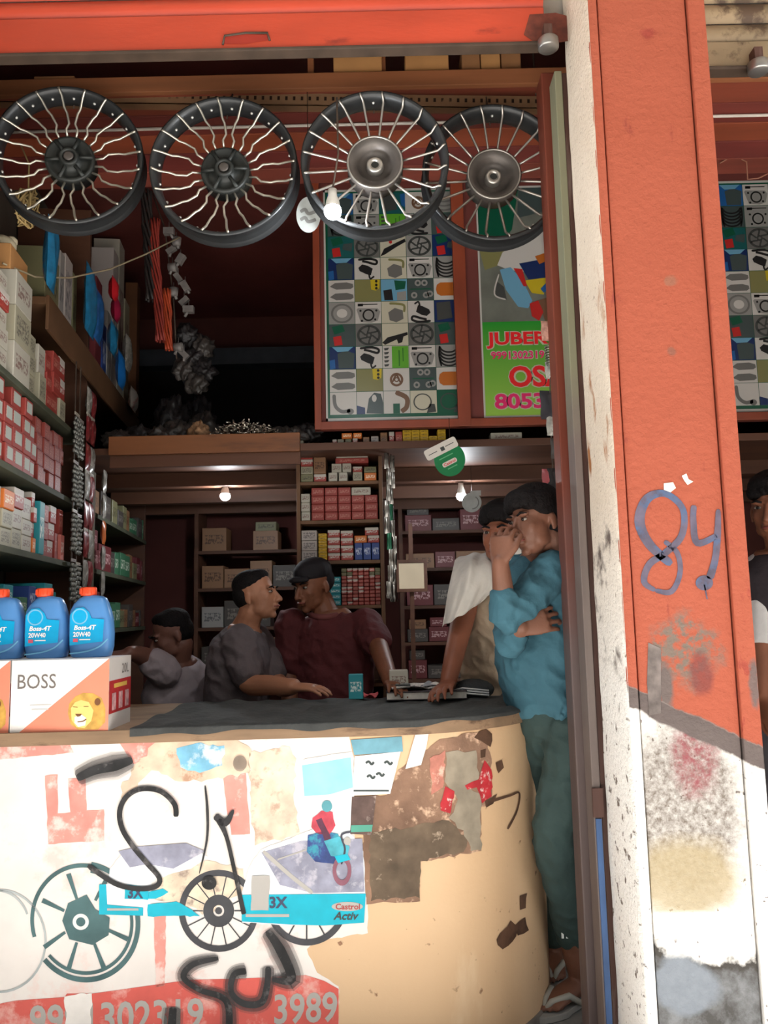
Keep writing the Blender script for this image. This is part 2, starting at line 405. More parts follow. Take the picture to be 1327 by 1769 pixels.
side = q.mix(q.op('MULTIPLY', q.step(q.noise(13, off=6, stretch=(1, 1, .4)), .56, .66), q.op('MULTIPLY', q.step(q.z, 1.35, 1.6), q.step(q.z, 2.2, 1.9))), side, (160, 104, 62))
side = q.mix(q.op('MULTIPLY', q.step(q.noise(11, off=1), .55, .68), q.op('MULTIPLY', q.step(q.z, 1.0, 1.1), q.step(q.z, 1.5, 1.4))), side, (104, 92, 86))
side = q.mix(q.op('MULTIPLY', q.step(q.noise(30, off=5), .6, .64), q.step(q.z, 1.1, .9)), side, (120, 108, 100))
m_pside = q.done(side, q.noise(80), .8)
pillar = thing('pillar', 'square masonry pillar, orange paint above bare white plaster, hand-painted 84', 'pillar', ((X0+X1)/2, PF+.11, 0), kind='structure')
wS, wR = .026, .046
MB().box2((X0+.003, PF+.014, -.15), (X1-.003, PF+.22, 3.5)).obj('pillar_core', M('groove_brown', (92, 66, 56), .9, var=.2), pillar)  # core in a darker brown than the panels, visible in the grooves
bevel_obj(MB().box2((X0+wS+.004, PF, -.15), (X1-wR-.004, PF+.03, 3.5)).obj('centre_panel', m_pf, pillar), .003)
bevel_obj(MB().box2((X0, PF-.007, -.15), (X0+wS, PF+.215, 3.5)).obj('edge_strip', m_ps, pillar), .004)
bevel_obj(MB().box2((X1-wR, PF-.009, -.15), (X1, PF+.215, 3.5)).obj('edge_strip', m_ps, pillar), .004)
# the unpainted reveal on the opening side: a rough plaster skin with a wandering edge
mb = MB(); N = 60
for k in range(N):
    za_, zb_ = -.15+3.65*k/N, -.15+3.65*(k+1)/N
    ja, jb = (.004*math.sin(k*1.7)+.003*math.sin(k*.6), .004*math.sin((k+1)*1.7)+.003*math.sin((k+1)*.6))
    ja2, jb2 = (.003*math.sin(k*2.3)), (.003*math.sin((k+1)*2.3))
    mb.add([(X0-.004+ja2, PF+.002, za_), (X0-.006, PF+.225+ja, za_), (X0-.006, PF+.225+jb, zb_), (X0-.004+jb2, PF+.002, zb_),
            (X0+.002, PF-.0078, za_), (X0+.002, PF-.0078, zb_)], [(0, 1, 2, 3), (4, 0, 3, 5)], True)
mb.obj('plaster_reveal', m_pside, pillar)
SP = lambda px, py, l: P(px, py, PF-.0006-.0008*l)
fl = Flat(SP)
m_num = M('blue_grey_brush_paint', (92, 84, 100), .7, var=.35, scale=25, rgb2=(78, 96, 128), thr=.55, scale2=12)
fl.stroke([(1160, 975), (1122, 940), (1105, 900), (1118, 862), (1150, 853), (1180, 880), (1178, 925), (1150, 955), (1122, 975), (1113, 1005), (1132, 1020)], [13, 16, 18, 16, 11, 11, 12, 12, 12, 11, 7])
fl.stroke([(1132, 1020), (1160, 1022), (1175, 990), (1170, 955), (1148, 935)], [7, 10, 9, 9, 8])
fl.obj('painted_number', m_num, pillar)
fl.stroke([(1199, 873), (1198, 900), (1205, 938), (1240, 925)], [10, 11, 12, 10]).stroke([(1241, 880), (1240, 920), (1236, 965), (1226, 1000)], [8, 12, 12, 14])
fl.ell(1217, 1007, 15, 13).stroke([(1217, 1010), (1222, 1035)], 4, False)
fl.obj('painted_number', m_num, pillar, 1.2)
m_chip = M('bare_plaster_chip', (236, 228, 214), .9, var=.1)
fl.poly([(1147, 835), (1163, 833), (1168, 843), (1158, 851), (1147, 846)]); fl.obj('paint_chip', m_chip, pillar)
fl.poly([(1178, 822), (1186, 818), (1190, 828), (1198, 832), (1188, 838), (1182, 830)]); fl.obj('paint_chip', m_chip, pillar)
fl.poly([(1120, 1110), (1142, 1120), (1142, 1232), (1122, 1236), (1118, 1180)]); fl.obj('grey_smear', M('grey_smear', (112, 102, 98), .9, var=.4, scale=30), pillar)
Q = P(1024, 135, 2.0)
# ---------------------------------------------------------------- shutter guide and post
XG = PX(1034, 2.24)
guide = thing('shutter_guide', 'rusty metal shutter guide channel beside the pillar, blue stripe near its foot', 'shutter rail', (XG-.03, 2.27, 0), kind='structure')
q = NT('guide_paint', .55); gg = q.mix(q.noise(9, stretch=(1, 1, .2)), (108, 108, 88), (132, 130, 106)); gr = q.mix(q.noise(14, stretch=(1, 1, .15), off=3), (84, 72, 70), (126, 114, 108))
m_guide = q.done(q.mix(q.step(q.op('ADD', q.z, q.op('MULTIPLY', q.noise(6, off=5), .4)), 2.2, 1.9), gg, gr))
m_rust = M('rusty_brown_steel', (84, 56, 48), .6, var=.3, scale=10, rgb2=(120, 100, 92), thr=.62, scale2=20, stretch=(1, 1, .1))
q = NT('post_paint', .5); ra = q.mix(q.noise(8, stretch=(1, 1, .3)), (96, 46, 34), (122, 60, 44)); rb = q.mix(q.noise(14, stretch=(1, 1, .12), off=3), (74, 58, 54), (112, 98, 96))
m_redpost = q.done(q.mix(q.step(q.op('ADD', q.z, q.op('MULTIPLY', q.noise(5, off=5), .5)), 1.9, 1.3), ra, rb))
gx0 = PX(1002, 2.26)
bevel_obj(MB().box2((gx0, 2.225, -.0), (gx0+.022, 2.30, 2.80)).obj('guide_lip', m_guide, guide), .003)
bevel_obj(MB().box2((gx0+.024, 2.235, 0), (XG+.012, 2.31, 2.80)).obj('guide_web', m_rust, guide), .003)
bs = MB().box2((gx0+.004, 2.2195, 0), (gx0+.019, 2.226, P(1020, 1415, 2.22).z)).obj('blue_stripe', M('blue_paint', (62, 92, 138), .5, var=.3, scale=20, rgb2=(120, 110, 96), thr=.66, scale2=14, stretch=(1, 1, .2)), guide)
MB().box2((gx0-.002, 2.217, P(1015, 1412, 2.22).z), (gx0+.026, 2.226, P(1015, 1362, 2.22).z)).obj('joint_plate', m_rust, guide)
post = MB().box2((PX(980, 2.33), 2.315, 0), (PX(980, 2.33)+.05, 2.40, 2.86)).obj('trim_1', m_redpost)
bevel_obj(post, .004); tag(post, 'brown-red painted door post that the boy leans on', 'post', None, 'structure')
# ---------------------------------------------------------------- rolled-up shutters
m_red = M('red_shutter_paint', (182, 66, 42), .45, var=.18, scale=5, rgb2=(140, 48, 34), thr=.68, scale2=9, stretch=(.4, 1, 1.4), bump=.05)
m_dkrail = M('dark_rail', (70, 56, 46), .6, var=.3, scale=12)
def shutter(name, x0, x1, zlo, zhi, label, m_plate, m_slat, plate=True):
    t = thing(name, label, 'shutter', ((x0+x1)/2, 2.2, zlo))
    if plate:
        bevel_obj(MB().box2((x0, 2.19, zlo), (x1, 2.205, zhi)).obj('bottom_plate', m_plate, t), .003)
        bevel_obj(MB().box2((x0, 2.18, zlo-.010), (x1, 2.222, zlo)).obj('bottom_rail', m_dkrail, t), .003)
    z = zhi
    while z < 3.25:
        def slat(u, v, z=z):
            a = v*math.pi; return Vector((x0+(x1-x0)*u, 2.205-.018*math.sin(a), z+.002+.062*v))
        MB().grid(slat, 1, 8).obj('slat', m_slat, t); z += .066
    return t
z0 = P(500, 84, 2.19).z; z1 = P(500, 22, 2.19).z
sh = shutter('rolling_shutter', -1.6, PX(992, 2.2), z0, z1, 'red rolling shutter drawn up over the main opening, handle slot in its bottom plate', m_red, m_red)
SS = lambda px, py, l: P(px, py, 2.1895-.0006*l)
fl = Flat(SS)
hb = MB(); pts = [P(385, 77, 2.188), P(388, 62, 2.188), P(425, 57, 2.188), P(462, 57, 2.188), P(466, 70, 2.188)]
hb.tube(pts, .0035, 6); hb.obj('handle', m_dkrail, sh)
fl.poly([(386, 76), (390, 63), (425, 59), (461, 60), (465, 69), (425, 76)]); fl.obj('handle_pocket', M('dark_red_slot', (150, 44, 30), .6), sh)
fl.poly([(905, 60), (915, 25), (960, 22), (990, 30), (990, 70), (930, 78)]); fl.obj('rust_patch', M('rust_patch', (106, 52, 40), .7, var=.4, scale=30), sh, 1.5)
m_old = M('grimy_cream_slats', (146, 126, 98), .6, var=.2, scale=7, rgb2=(84, 64, 48), thr=.56, scale2=8)
sr = shutter('rolling_shutter', X1+.01, 2.7, P(1290, 120, 2.2).z, P(1290, 75, 2.2).z, 'grimy cream rolling shutter over the second opening beyond the pillar', m_old, m_old)
# round shutter locks on short stems
def lock(px, py, label):
    c = P(px, py, 2.165); t = thing('shutter_lock', label, 'lock', c-Vector((0, 0, .02)))
    MB().lathe([(0, -.024), (.026, -.024), (.030, -.02), (.030, .004), (.026, .008), (0, .008)], c, 'Z', 24).obj('lock_body', M('dull_steel', (150, 146, 142), .35, .8, var=.2), t)
    MB().box2((c.x-.012, c.y-.01, c.z+.008), (c.x+.012, c.y+.03, c.z+.05)).obj('hasp', m_rust, t)
    return t
lock(947, 72, 'round steel lock hanging from the red shutter'); lock(1310, 112, 'round steel lock hanging from the cream shutter')
# ---------------------------------------------------------------- overhead shelf, slotted bar, conduit
YD = 2.50
zD = P(470, 152, YD).z
deck = thing('overhead_shelf', 'maroon plank shelf slung above the wheels behind the shutter', 'shelf', (0, 2.7, zD))
wood_cols = [(124, 58, 40), (104, 44, 36), (134, 64, 40), (110, 46, 40), (118, 56, 44)]
yy = YD+.023
for k in range(5):
    bevel_obj(MB().box2((-1.95, yy, zD), (2.65, yy+.112, zD+.03)).obj('plank', M('deck_plank_%d' % k, wood_cols[k], .6, var=.3, scale=4, stretch=(.3, 2, 2)), deck), .003); yy += .118
m_beam = M('weathered_beam', (138, 84, 52), .65, var=.3, scale=6, stretch=(.2, 2, 2))
zT = P(470, 127, YD).z
bevel_obj(MB().box2((-1.95, YD, zD-.004), (2.65, YD+.022, zT)).obj('front_beam', m_beam, deck), .003)
for px in (545, 683):
    x = PX(px, YD); MB().box2((x-.008, YD+.04, zD+.03), (x+.012, YD+.07, 3.34)).obj('hanger', m_beam, deck)
m_card = M('cardboard', (186, 134, 82), .8, var=.15, scale=6); m_card2 = M('cardboard_dark', (150, 104, 66), .8, var=.15, scale=6)
g = 'cardboard boxes on the overhead shelf'
for px0, px1, dp, mt in ((576, 660, .2, m_card), (700, 775, .16, m_card), (798, 829, .14, m_card2), (831, 864, .15, m_card), (866, 900, .15, m_card2), (60, 130, .18, m_card2), (1245, 1300, .15, m_card2)):
    xa_, xb_ = PX(px0, YD+.03, 110), PX(px1, YD+.03, 110); w = xb_-xa_
    carton(((xa_+xb_)/2, YD+.026+dp/2, zD+.0305), w, dp, .13 if px0 > 100 else .05, mt, 'plain brown cardboard box on the shelf above the wheels', g, name='cardboard_box')
tag(MB().ball(P(275, 117, YD+.1), (.03, .03, .022)).obj('cloth_bundle', M('grey_rag', (150, 140, 128), .9, var=.3)), 'small grey rag bundle tucked on the overhead shelf', 'cloth')
for o_ in [bpy.data.objects['cloth_bundle']]: o_.location.z = zD+.03
# slotted steel angle, right end a little lower
A, B = P(-30, 165, 2.535), P(945, 177, 2.535)
q = NT('slotted_angle', .5); q.b.inputs['Metallic'].default_value = .3
ax = (B-A).normalized()
u = q.op('ADD', q.op('MULTIPLY', q.x, ax.x), q.op('MULTIPLY', q.z, ax.z)); fr = q.op('FRACT', q.op('MULTIPLY', u, 38.0))
vv = q.op('SUBTRACT', q.op('SUBTRACT', q.z, A.z), q.op('MULTIPLY', q.op('SUBTRACT', q.x, A.x), ax.z/ax.x))
hole = q.op('MULTIPLY', q.op('MULTIPLY', q.step(fr, .30, .36), q.step(fr, .68, .62)), q.op('MULTIPLY', q.step(vv, -.004, -.002), q.step(vv, .012, .010)))
hole = q.op('MULTIPLY', hole, q.step(q.noise(3, off=2), .36, .40))
m_slot = q.done(q.mix(hole, q.mix(q.noise(20), (128, 96, 70), (150, 118, 88)), (40, 26, 20)))
bar = thing('slotted_bar', 'rusty perforated steel angle bar that the wheels hang from', 'rail', A)
d = (B-A); up = Vector((0, 0, .022)); dn = Vector((0, 0, -.022)); bk = Vector((0, .035, 0))
MB().add([A+up, B+up, B+dn, A+dn, A+up+bk*.1, B+up+bk*.1, B+dn+bk*.1, A+dn+bk*.1], [(0,1,2,3),(4,5,6,7),(0,1,5,4),(2,3,7,6),(0,3,7,4),(1,2,6,5)]).obj('web', m_slot, bar)
MB().add([A+dn, B+dn, B+dn+bk, A+dn+bk, A+dn+Vector((0,0,.003)), B+dn+Vector((0,0,.003)), B+dn+bk+Vector((0,0,.003)), A+dn+bk+Vector((0,0,.003))], [(0,1,2,3),(4,5,6,7),(0,1,5,4),(2,3,7,6),(0,3,7,4),(1,2,6,5)]).obj('flange', M('rusty_angle', (120, 88, 62), .6, .2, var=.3), bar)
MB().tube([A+Vector((.02, .02, 0)), A+Vector((.02, .05, .3))], .003).obj('hanger_wire', m_dkrail, bar)
MB().tube([B+Vector((-.03, .02, 0)), B+Vector((-.03, .05, .3))], .003).obj('hanger_wire', m_dkrail, bar)
yc = 2.70; zc = zD-.008
tag(MB().tube([(-1.4, yc, zc), (2.6, yc, zc)], .0055, 10).obj('conduit_pipe', M('white_plastic_pipe', (205, 196, 184), .4)), 'thin white conduit pipe fixed under the overhead planks', 'pipe')
# ---------------------------------------------------------------- loft deck, fascia, panel wall with the posters
YL = 3.6
zL = P(660, 764, YL).z
m_orange = M('varnished_orange_wood', (120, 74, 44), .5, var=.25, scale=5, stretch=(.25, 2, 2), rgb2=(88, 54, 36), thr=.6, scale2=4)
m_dwood = M('dark_brown_wood', (86, 54, 38), .6, var=.3, scale=5, stretch=(.25, 2, 2))
m_frame = M('red_brown_frame', (128, 58, 36), .5, var=.25, scale=6, stretch=(1, 1, .4))
lx = LW(1.12, 0, 0).x-.02
loft = thing('loft_platform', 'wooden loft platform across the middle of the shop', 'loft', (0, 4.4, zL-.06), kind='structure')
MB().box2((-1.95, YL, zL-.03), (2.68, 5.58, zL)).obj('deck', m_dwood, loft)
xl0, xl1 = PX(182, 3.57), PX(521, 3.57)
bevel_obj(MB().box2((xl0, 3.565, P(350, 783, 3.57).z), (xl1, 3.598, P(350, 751, 3.57).z)).obj('fascia_board', m_orange, loft), .003)
bevel_obj(MB().box2((xl0, 3.585, P(350, 806, 3.6).z), (xl1, 3.61, P(350, 783, 3.6).z)).obj('lower_fascia', m_dwood, loft), .003)
bevel_obj(MB().box2((xl1, 3.575, P(800, 774, 3.6).z), (2.68, 3.6, zL-.001)).obj('front_beam', m_dwood, loft), .003)
for yb in (4.1, 4.7, 5.2): MB().box2((-1.6, yb, zL-.1), (2.68, yb+.07, zL-.03)).obj('joist', m_dwood, loft)
zl1 = P(450, 634, 5.5).z; zl2 = P(450, 606, 5.5).z
tag(MB().box2((-2.0, 5.42, zl1), (PX(556, 5.5)+.3, 5.6, zl2)).obj('trim_2', M('slate_ledge', (66, 70, 76), .6, var=.2)), 'slate grey ledge along the back wall of the loft', 'ledge', None, 'structure')
tag(MB().box2((-2.0, 5.55, zL), (PX(556, 5.5)+.3, 5.6, zl1)).obj('shade_panel', M('painted_shade', (30, 24, 24), .9, var=.2)), 'dark panel standing in for shade under the loft ledge', 'shading', None, 'structure')  # dark panel that paints in the shade below the ledge
# panel wall
YP = 3.55
xp0, xp1, xp2 = PX(548, YP), PX(803, YP), PX(826, YP)
zp0 = P(690, 740, YP).z; zp1 = P(690, 318, YP).z
pan = thing('panel_wall', 'red-brown framed panel wall that carries the posters', 'wall', (0, YP, zp0), kind='structure')
MB().box2((xp0, YP+.012, zp0), (2.68, YP+.03, 3.33)).obj('board', m_maroon, pan)
for a, b in ((xp0, xp0+.031), (xp1, xp2), (PX(975, YP), PX(1000, YP)), (PX(1228, YP), PX(1243, YP))):
    bevel_obj(MB().box2((a, YP-.014, zp0), (b, YP+.012, 3.33)).obj('stile', m_frame, pan), .004)
bevel_obj(MB().box2((xp0, YP-.012, zp0), (2.68, YP+.012, zp0+.036)).obj('bottom_rail', m_frame, pan), .003)
# poster icons drawn in a unit cell: list of (draw, material)
pm = {k: M('print_'+k, tuple(int(c_*.84) for c_ in v), .35, var=0) for k, v in dict(white=(206, 200, 194), cream=(205, 198, 176), grey=(150, 148, 144), dgrey=(70, 72, 70), black=(34, 34, 34), teal=(28, 92, 92), blue=(36, 96, 160), navy=(26, 46, 96),
      green=(46, 112, 44), bright=(98, 172, 48), dgreen=(16, 88, 62), orange=(190, 104, 36), yellow=(204, 180, 36), red=(196, 44, 40), brown=(120, 86, 64), steel=(112, 110, 106), slate=(70, 82, 80), olive=(134, 130, 82), lime=(120, 170, 60), pink=(206, 42, 96), sky=(110, 166, 196)).items()}
def icon(fl, k, x0, y0, x1, y1, tile):
    w, h = x1-x0, y1-y0; cx, cy = (x0+x1)/2, (y0+y1)/2
    def u(a, b): return (x0+a*w, y0+b*h)
    def o(mat, lift=3): return fl.obj('picture', pm[mat], tile, lift)
    if k == 'disc':
        fl.ring(cx, cy, .36*h, .46*h, w/h*.98); fl.ring(cx, cy, .06*h, .14*h)
        for i in range(6):
            a = i*math.pi/3; fl.stroke([(cx+.12*w*math.cos(a), cy+.12*h*math.sin(a)), (cx+.28*w*math.cos(a+.5), cy+.26*h*math.sin(a+.5)), (cx+.4*w*math.cos(a+.55), cy+.4*h*math.sin(a+.55))], 3)
        o('dgrey')
    elif k in ('coil', 'coil2'):
        f = 1 if k == 'coil' else -1
        def uu(a, b): return u(a, b) if f > 0 else u(1-a, 1-b)
        fl.stroke([uu(.15, .08), uu(.6, .05), uu(.85, .15), uu(.8, .3), uu(.5, .2), uu(.3, .15)], 4).stroke([uu(.55, .75), uu(.6, .95), uu(.75, .85)], 3)
        fl.poly([uu(.15, .45), uu(.3, .3), uu(.5, .36), uu(.7, .5), uu(.62, .8), uu(.45, .75), uu(.2, .6)]); o('black')
    elif k == 'gasket':
        fl.poly([u(.05, .35), u(.1, .28), u(.85, .3), u(.95, .45), u(.85, .85), u(.6, .95), u(.2, .9)]); o('grey', 2)
        fl.ring(cx, cy+.1*h, .2*h, .27*h); fl.rect(*u(.12, .1), *u(.85, .14)); fl.rect(*u(.1, .08), *u(.3, .2))
        for a, b in ((.2, .4), (.8, .4), (.25, .85), (.75, .8)): fl.ell(*u(a, b), 2, 2, 8)
        o('black')
    elif k == 'rings':
        for i in range(5): fl.ring(cx, y0+h*(.02+.15*i), .28*h, .35*h, 1.35, 10, 170, 20)
        fl.stroke([u(.15, .05), u(.12, .5), u(.2, .95)], 3).stroke([u(.88, .05), u(.9, .5), u(.82, .95)], 3); o('black')
    elif k == 'shoes':
        for b in (.1, .58): fl.poly([u(.05, b+.18), u(.25, b+.02), u(.7, b), u(.93, b+.08), u(.95, b+.22), u(.85, b+.3), u(.3, b+.32)])
        o('steel')
    elif k == 'filter':
        fl.poly([u(.08, .5), u(.12, .3), u(.25, .2), u(.75, .2), u(.75, .8), u(.25, .8), u(.12, .7)]); o('orange')
        fl.poly([u(.75, .2), u(.9, .22), u(.96, .35), u(.96, .65), u(.9, .78), u(.75, .8)]); o('brown')
    elif k == 'lamp':
        fl.ell(cx, cy, .42*w, .44*h); o('steel', 2); fl.ell(cx, cy, .34*w, .36*h); o('grey', 3); fl.ell(cx, cy, .2*w, .2*h); o('white', 4)
    elif k == 'pouch':
        fl.poly([u(.3, .3), u(.6, .15), u(.95, .3), u(.9, .95), u(.35, .95)]); o('slate', 2); fl.poly([u(.0, .6), u(.2, .55), u(.22, .95), u(.02, 1)]); o('blue', 3); fl.poly([u(.1, .0), u(.9, .0), u(.7, .2), u(.3, .22)]); o('sky', 3)
    elif k == 'pouch2':
        fl.poly([u(.08, .1), u(.6, .05), u(.68, .8), u(.1, .9)]); o('dgrey', 2); fl.poly([u(.8, .1), u(1, .05), u(1, .7), u(.85, .6)]); o('blue', 3)
    elif k == 'cdi':
        fl.poly([u(.25, .5), u(.5, .3), u(.8, .42), u(.82, .8), u(.55, .95), u(.3, .85)]); o('steel', 2); fl.stroke([u(.3, .1), u(.6, .12), u(.85, .2), u(.85, .5)], 4); o('olive', 3)
    elif k == 'lever':
        fl.poly([u(.0, .95), u(.15, .6), u(.95, .15), u(.98, .3), u(.6, .55), u(.2, .85)]); o('black'); fl.ell(*u(.4, .3), 3, 3, 10); o('red', 4)
    elif k == 'lever2':
        fl.poly([u(.0, .85), u(.2, .62), u(.95, .4), u(.97, .52), u(.8, .6), u(.75, .85), u(.6, .9), u(.55, .72), u(.1, .95)]); o('black')
    elif k == 'sprock':
        fl.poly([u(.6, .0), u(.95, .0), u(.93, .4), u(.8, .5), u(.62, .45)]); o('yellow')
        for b in (.08, .25, .4): fl.ell(*u(.82, b), 2.4, 2.4, 8)
        o('black', 4); fl.ell(*u(.4, .65), 5, 6); o('olive', 3)
    elif k == 'kit':
        for a, b in ((.4, .2), (.65, .2), (.25, .75), (.7, .75), (.85, .7)): fl.ring(*u(a, b), 2.5, 5.5); o('grey')
        fl.rect(*u(.1, .45), *u(.9, .5)); o('dgreen', 3)
    elif k == 'clutter':
        fl.poly([u(.1, .1), u(.5, .0), u(.6, .3), u(.2, .45)]); o('dgreen', 2); fl.poly([u(.15, .55), u(.45, .5), u(.5, .9), u(.2, .95)]); o('red', 3); fl.poly([u(.6, .35), u(.95, .3), u(.9, .7), u(.55, .6)]); o('slate', 3)
    elif k == 'board':
        fl.rect(*u(.35, .02), *u(.97, .98)); o('bright', 2)
        for i in range(5): fl.poly([u(.05, .1+.18*i), u(.25, .08+.18*i), u(.2, .18+.18*i), u(.08, .2+.18*i)])
        o('dgrey', 3); fl.rect(*u(.6, .2), *u(.64, .9)); fl.rect(*u(.75, .1), *u(.78, .7)); o('green', 3)
    elif k == 'reel':
        fl.ring(cx, cy, .2*h, .3*h); fl.ring(cx, cy, .06*h, .11*h); fl.stroke([u(.35, .6), u(.5, .3), u(.65, .65)], 3); o('brown')
    elif k == 'hook':
        fl.stroke([u(.15, .1), u(.2, .6), u(.45, .85), u(.75, .8)], 6).ell(*u(.75, .85), 6, 5); o('steel')
    elif k == 'shell':
        fl.poly([u(.35, .95), u(.45, .3), u(.65, .05), u(.9, .1), u(.98, .5), u(.98, .98)]); o('slate', 2); fl.poly([u(.0, .6), u(.3, .7), u(.3, .98), u(.0, .98)]); o('navy', 3); fl.ell(*u(.65, .3), 4, 6); o('white', 4)
    elif k == 'horn':
        fl.stroke([u(.45, .05), u(.85, .3), u(.85, .7), u(.65, .9)], 8); o('brown', 2); fl.rect(*u(.35, .55), *u(.6, .98)); o('dgreen', 3)
    elif k == 'cable':
        fl.ring(cx-.05*w, cy, .32*h, .37*h, 1.1); fl.poly([u(.7, .6), u(.9, .6), u(.95, .95), u(.6, .98)]); o('dgrey')
    elif k == 'box':
        fl.poly([u(.5, .05), u(.95, .1), u(.9, .45), u(.55, .5)]); o('dgreen', 2); fl.poly([u(.08, .5), u(.4, .45), u(.45, .95), u(.12, .95)]); o('black', 3); fl.poly([u(.6, .6), u(.95, .55), u(.95, .95), u(.6, .98)]); o('grey', 3)
    elif k == 'plate':
        for i in range(4): fl.stroke([u(.15, .2+.2*i), u(.5, .28+.2*i), u(.85, .2+.2*i)], 3)
        o('steel')
GRID = [['blue:pouch', 'white:gasket', 'teal:pouch2', 'white:reel', 'grey:plate'],
        ['slate:rings', 'grey:gasket', 'bright:board', 'grey:coil2', 'slate:clutter'],
        ['teal:clutter', 'steel:disc', 'cream:lever', 'grey:disc', 'navy:clutter'],
        ['navy:pouch', 'white:coil', 'cream:cdi', 'white:gasket', 'grey:rings'],
        ['white:shoes', 'olive:sprock', 'sky:box', 'slate:kit', 'white:filter'],
        ['grey:lamp', 'white:gasket', 'cream:cdi', 'white:coil2', 'navy:pouch2'],
        ['slate:clutter', 'steel:disc', 'cream:lever2', 'steel:disc', 'slate:clutter'],
        ['navy:pouch', 'white:coil', 'white:board', 'white:gasket', 'grey:rings'],
        ['white:shoes', 'olive:sprock', 'white:reel', 'slate:kit', 'white:filter'],
        ['white:hook', 'white:shell', 'white:horn', 'cream:cable', 'dgreen:cable']]
def parts_chart(S, x0, x1, ytop, ybot, label, rows=range(10), cols=range(5)):
    o0 = S((x0+x1)/2, ybot, 0)
    t = thing('parts_chart', label, 'poster', o0, 'spare-part picture charts on the panel wall')
    fl = Flat(S)
    fl.rect(x0, ytop, x1, ybot); fl.obj('poster_sheet', pm['dgreen'], t, 0)
    for a in ((x0, ytop, x0+3, ybot), (x1-3, ytop, x1, ybot), (x0, ybot-5, x1, ybot), (x0, ytop, x1, ytop+4)):
        fl.rect(*a)
    fl.obj('white_border', pm['white'], t, .7)
    m = 7; cw = (x1-x0-2*m)/5; ch = (ybot-ytop-2*m-3)/10
    for r in rows:
        for c in cols:
            b, k = GRID[r][c].split(':'); a0, b0 = x0+m+c*cw, ytop+m+r*ch
            fl.rect(a0, b0, a0+cw-.8, b0+ch-.8); tile = fl.obj('picture_tile', pm[b], t, 1.4)
            icon(fl, k, a0, b0, a0+cw, b0+ch, tile)
    return t
# unrolled poster coordinates: the photograph's pixels, kept square to the wall
def wall_S(Y):
    o = P(690, 530, Y); ex = P(691, 530, Y).x-o.x; ez = o.z-P(690, 531, Y).z
    return lambda px, py, l: Vector((o.x+(px-690)*ex, Y-.0006-.0007*l, o.z-(py-530)*ez))
SW = wall_S(YP+.011)
parts_chart(SW, 561, 803, 322, 722, 'chart of motorcycle spare-part pictures behind the hanging wheels')
d_ = 14
parts_chart(SW, 1246, 1488, 322, 722, 'second spare-part picture chart, seen past the pillar')
# name poster
t = thing('name_poster', 'green poster with red JUBER lettering below a photo of a crouching man', 'poster', SW(900, 730, 0))
fl = Flat(SW)
fl.rect(829, 322, 985, 722); fl.obj('poster_sheet', pm['white'], t, 0)
q = NT('poster_green', .4); gz0, gz1 = SW(0, 722, 0).z, SW(0, 560, 0).z
m_pg = q.done(q.mix(q.step(q.z, gz0, gz1), (136, 176, 70), (34, 128, 40)))
fl.rect(832, 560, 985, 719); fl.obj('green_field', m_pg, t, 1)
fl.rect(832, 326, 985, 560); ph = fl.obj('photo_print', M('print_ground', (96, 98, 90), .4, var=.3, scale=6), t, 1)
def pp(mat, pts, l=2, w=None):
    (fl.stroke(pts, w) if w else fl.poly(pts)); fl.obj('printed_shape', pm[mat], ph, l)
pp('dgreen', [(832, 326), (905, 326), (890, 400), (870, 425), (832, 430)]); pp('olive', [(832, 435), (880, 435), (865, 462), (840, 470)], 2.2); pp('slate', [(905, 326), (985, 326), (985, 360), (900, 380)], 2)
pp('white', [(862, 462), (872, 440), (900, 420), (935, 405), (965, 400), (975, 460), (940, 455), (905, 475), (880, 470)], 3)
pp('navy', [(900, 460), (960, 450), (962, 485), (915, 488)], 4); pp('yellow', [(908, 490), (950, 485), (940, 515), (920, 512)], 4)
pp('red', [(890, 468), (905, 470), (912, 500), (906, 500)], 5); pp('orange', [(928, 448), (955, 440), (952, 455), (935, 462)], 5)
pp('sky', [(866, 470), (885, 466), (905, 490), (920, 525), (912, 538), (895, 535), (875, 505)], 4); pp('blue', [(935, 505), (960, 480), (965, 498), (940, 512)], 5)
pp('dgrey', [(860, 490), (872, 500), (876, 522), (856, 515)], 3); pp('white', [(864, 478), (855, 512), (874, 522)], 4, 2.5)
pp('red', [(915, 530), (930, 525), (938, 545), (930, 560), (918, 552)], 5); pp('brown', [(930, 525), (962, 515), (965, 560), (940, 560)], 4)
m_tr = M('poster_red', (206, 30, 34), .4, var=0); m_tw = pm['cream']; m_tp = M('poster_magenta', (202, 38, 96), .4, var=0)
for txt, bx, mt, bo in (('JUBER', (838, 578, 944, 606), m_tr, .03), ('9991302319', (845, 611, 936, 624), m_tp, .02), ('OSA', (874, 636, 972, 672), m_tr, .03), ('80535', (848, 682, 955, 708), m_tp, .03)):
    fl.text(txt, bx[0]-1.5, bx[1]-1.5, bx[2]+1.5, bx[3]+1.5, bold=bo+.05); fl.obj('lettering_outline', m_tw, t, 2)
    fl.text(txt, *bx, bold=bo); fl.obj('lettering', mt, t, 3)
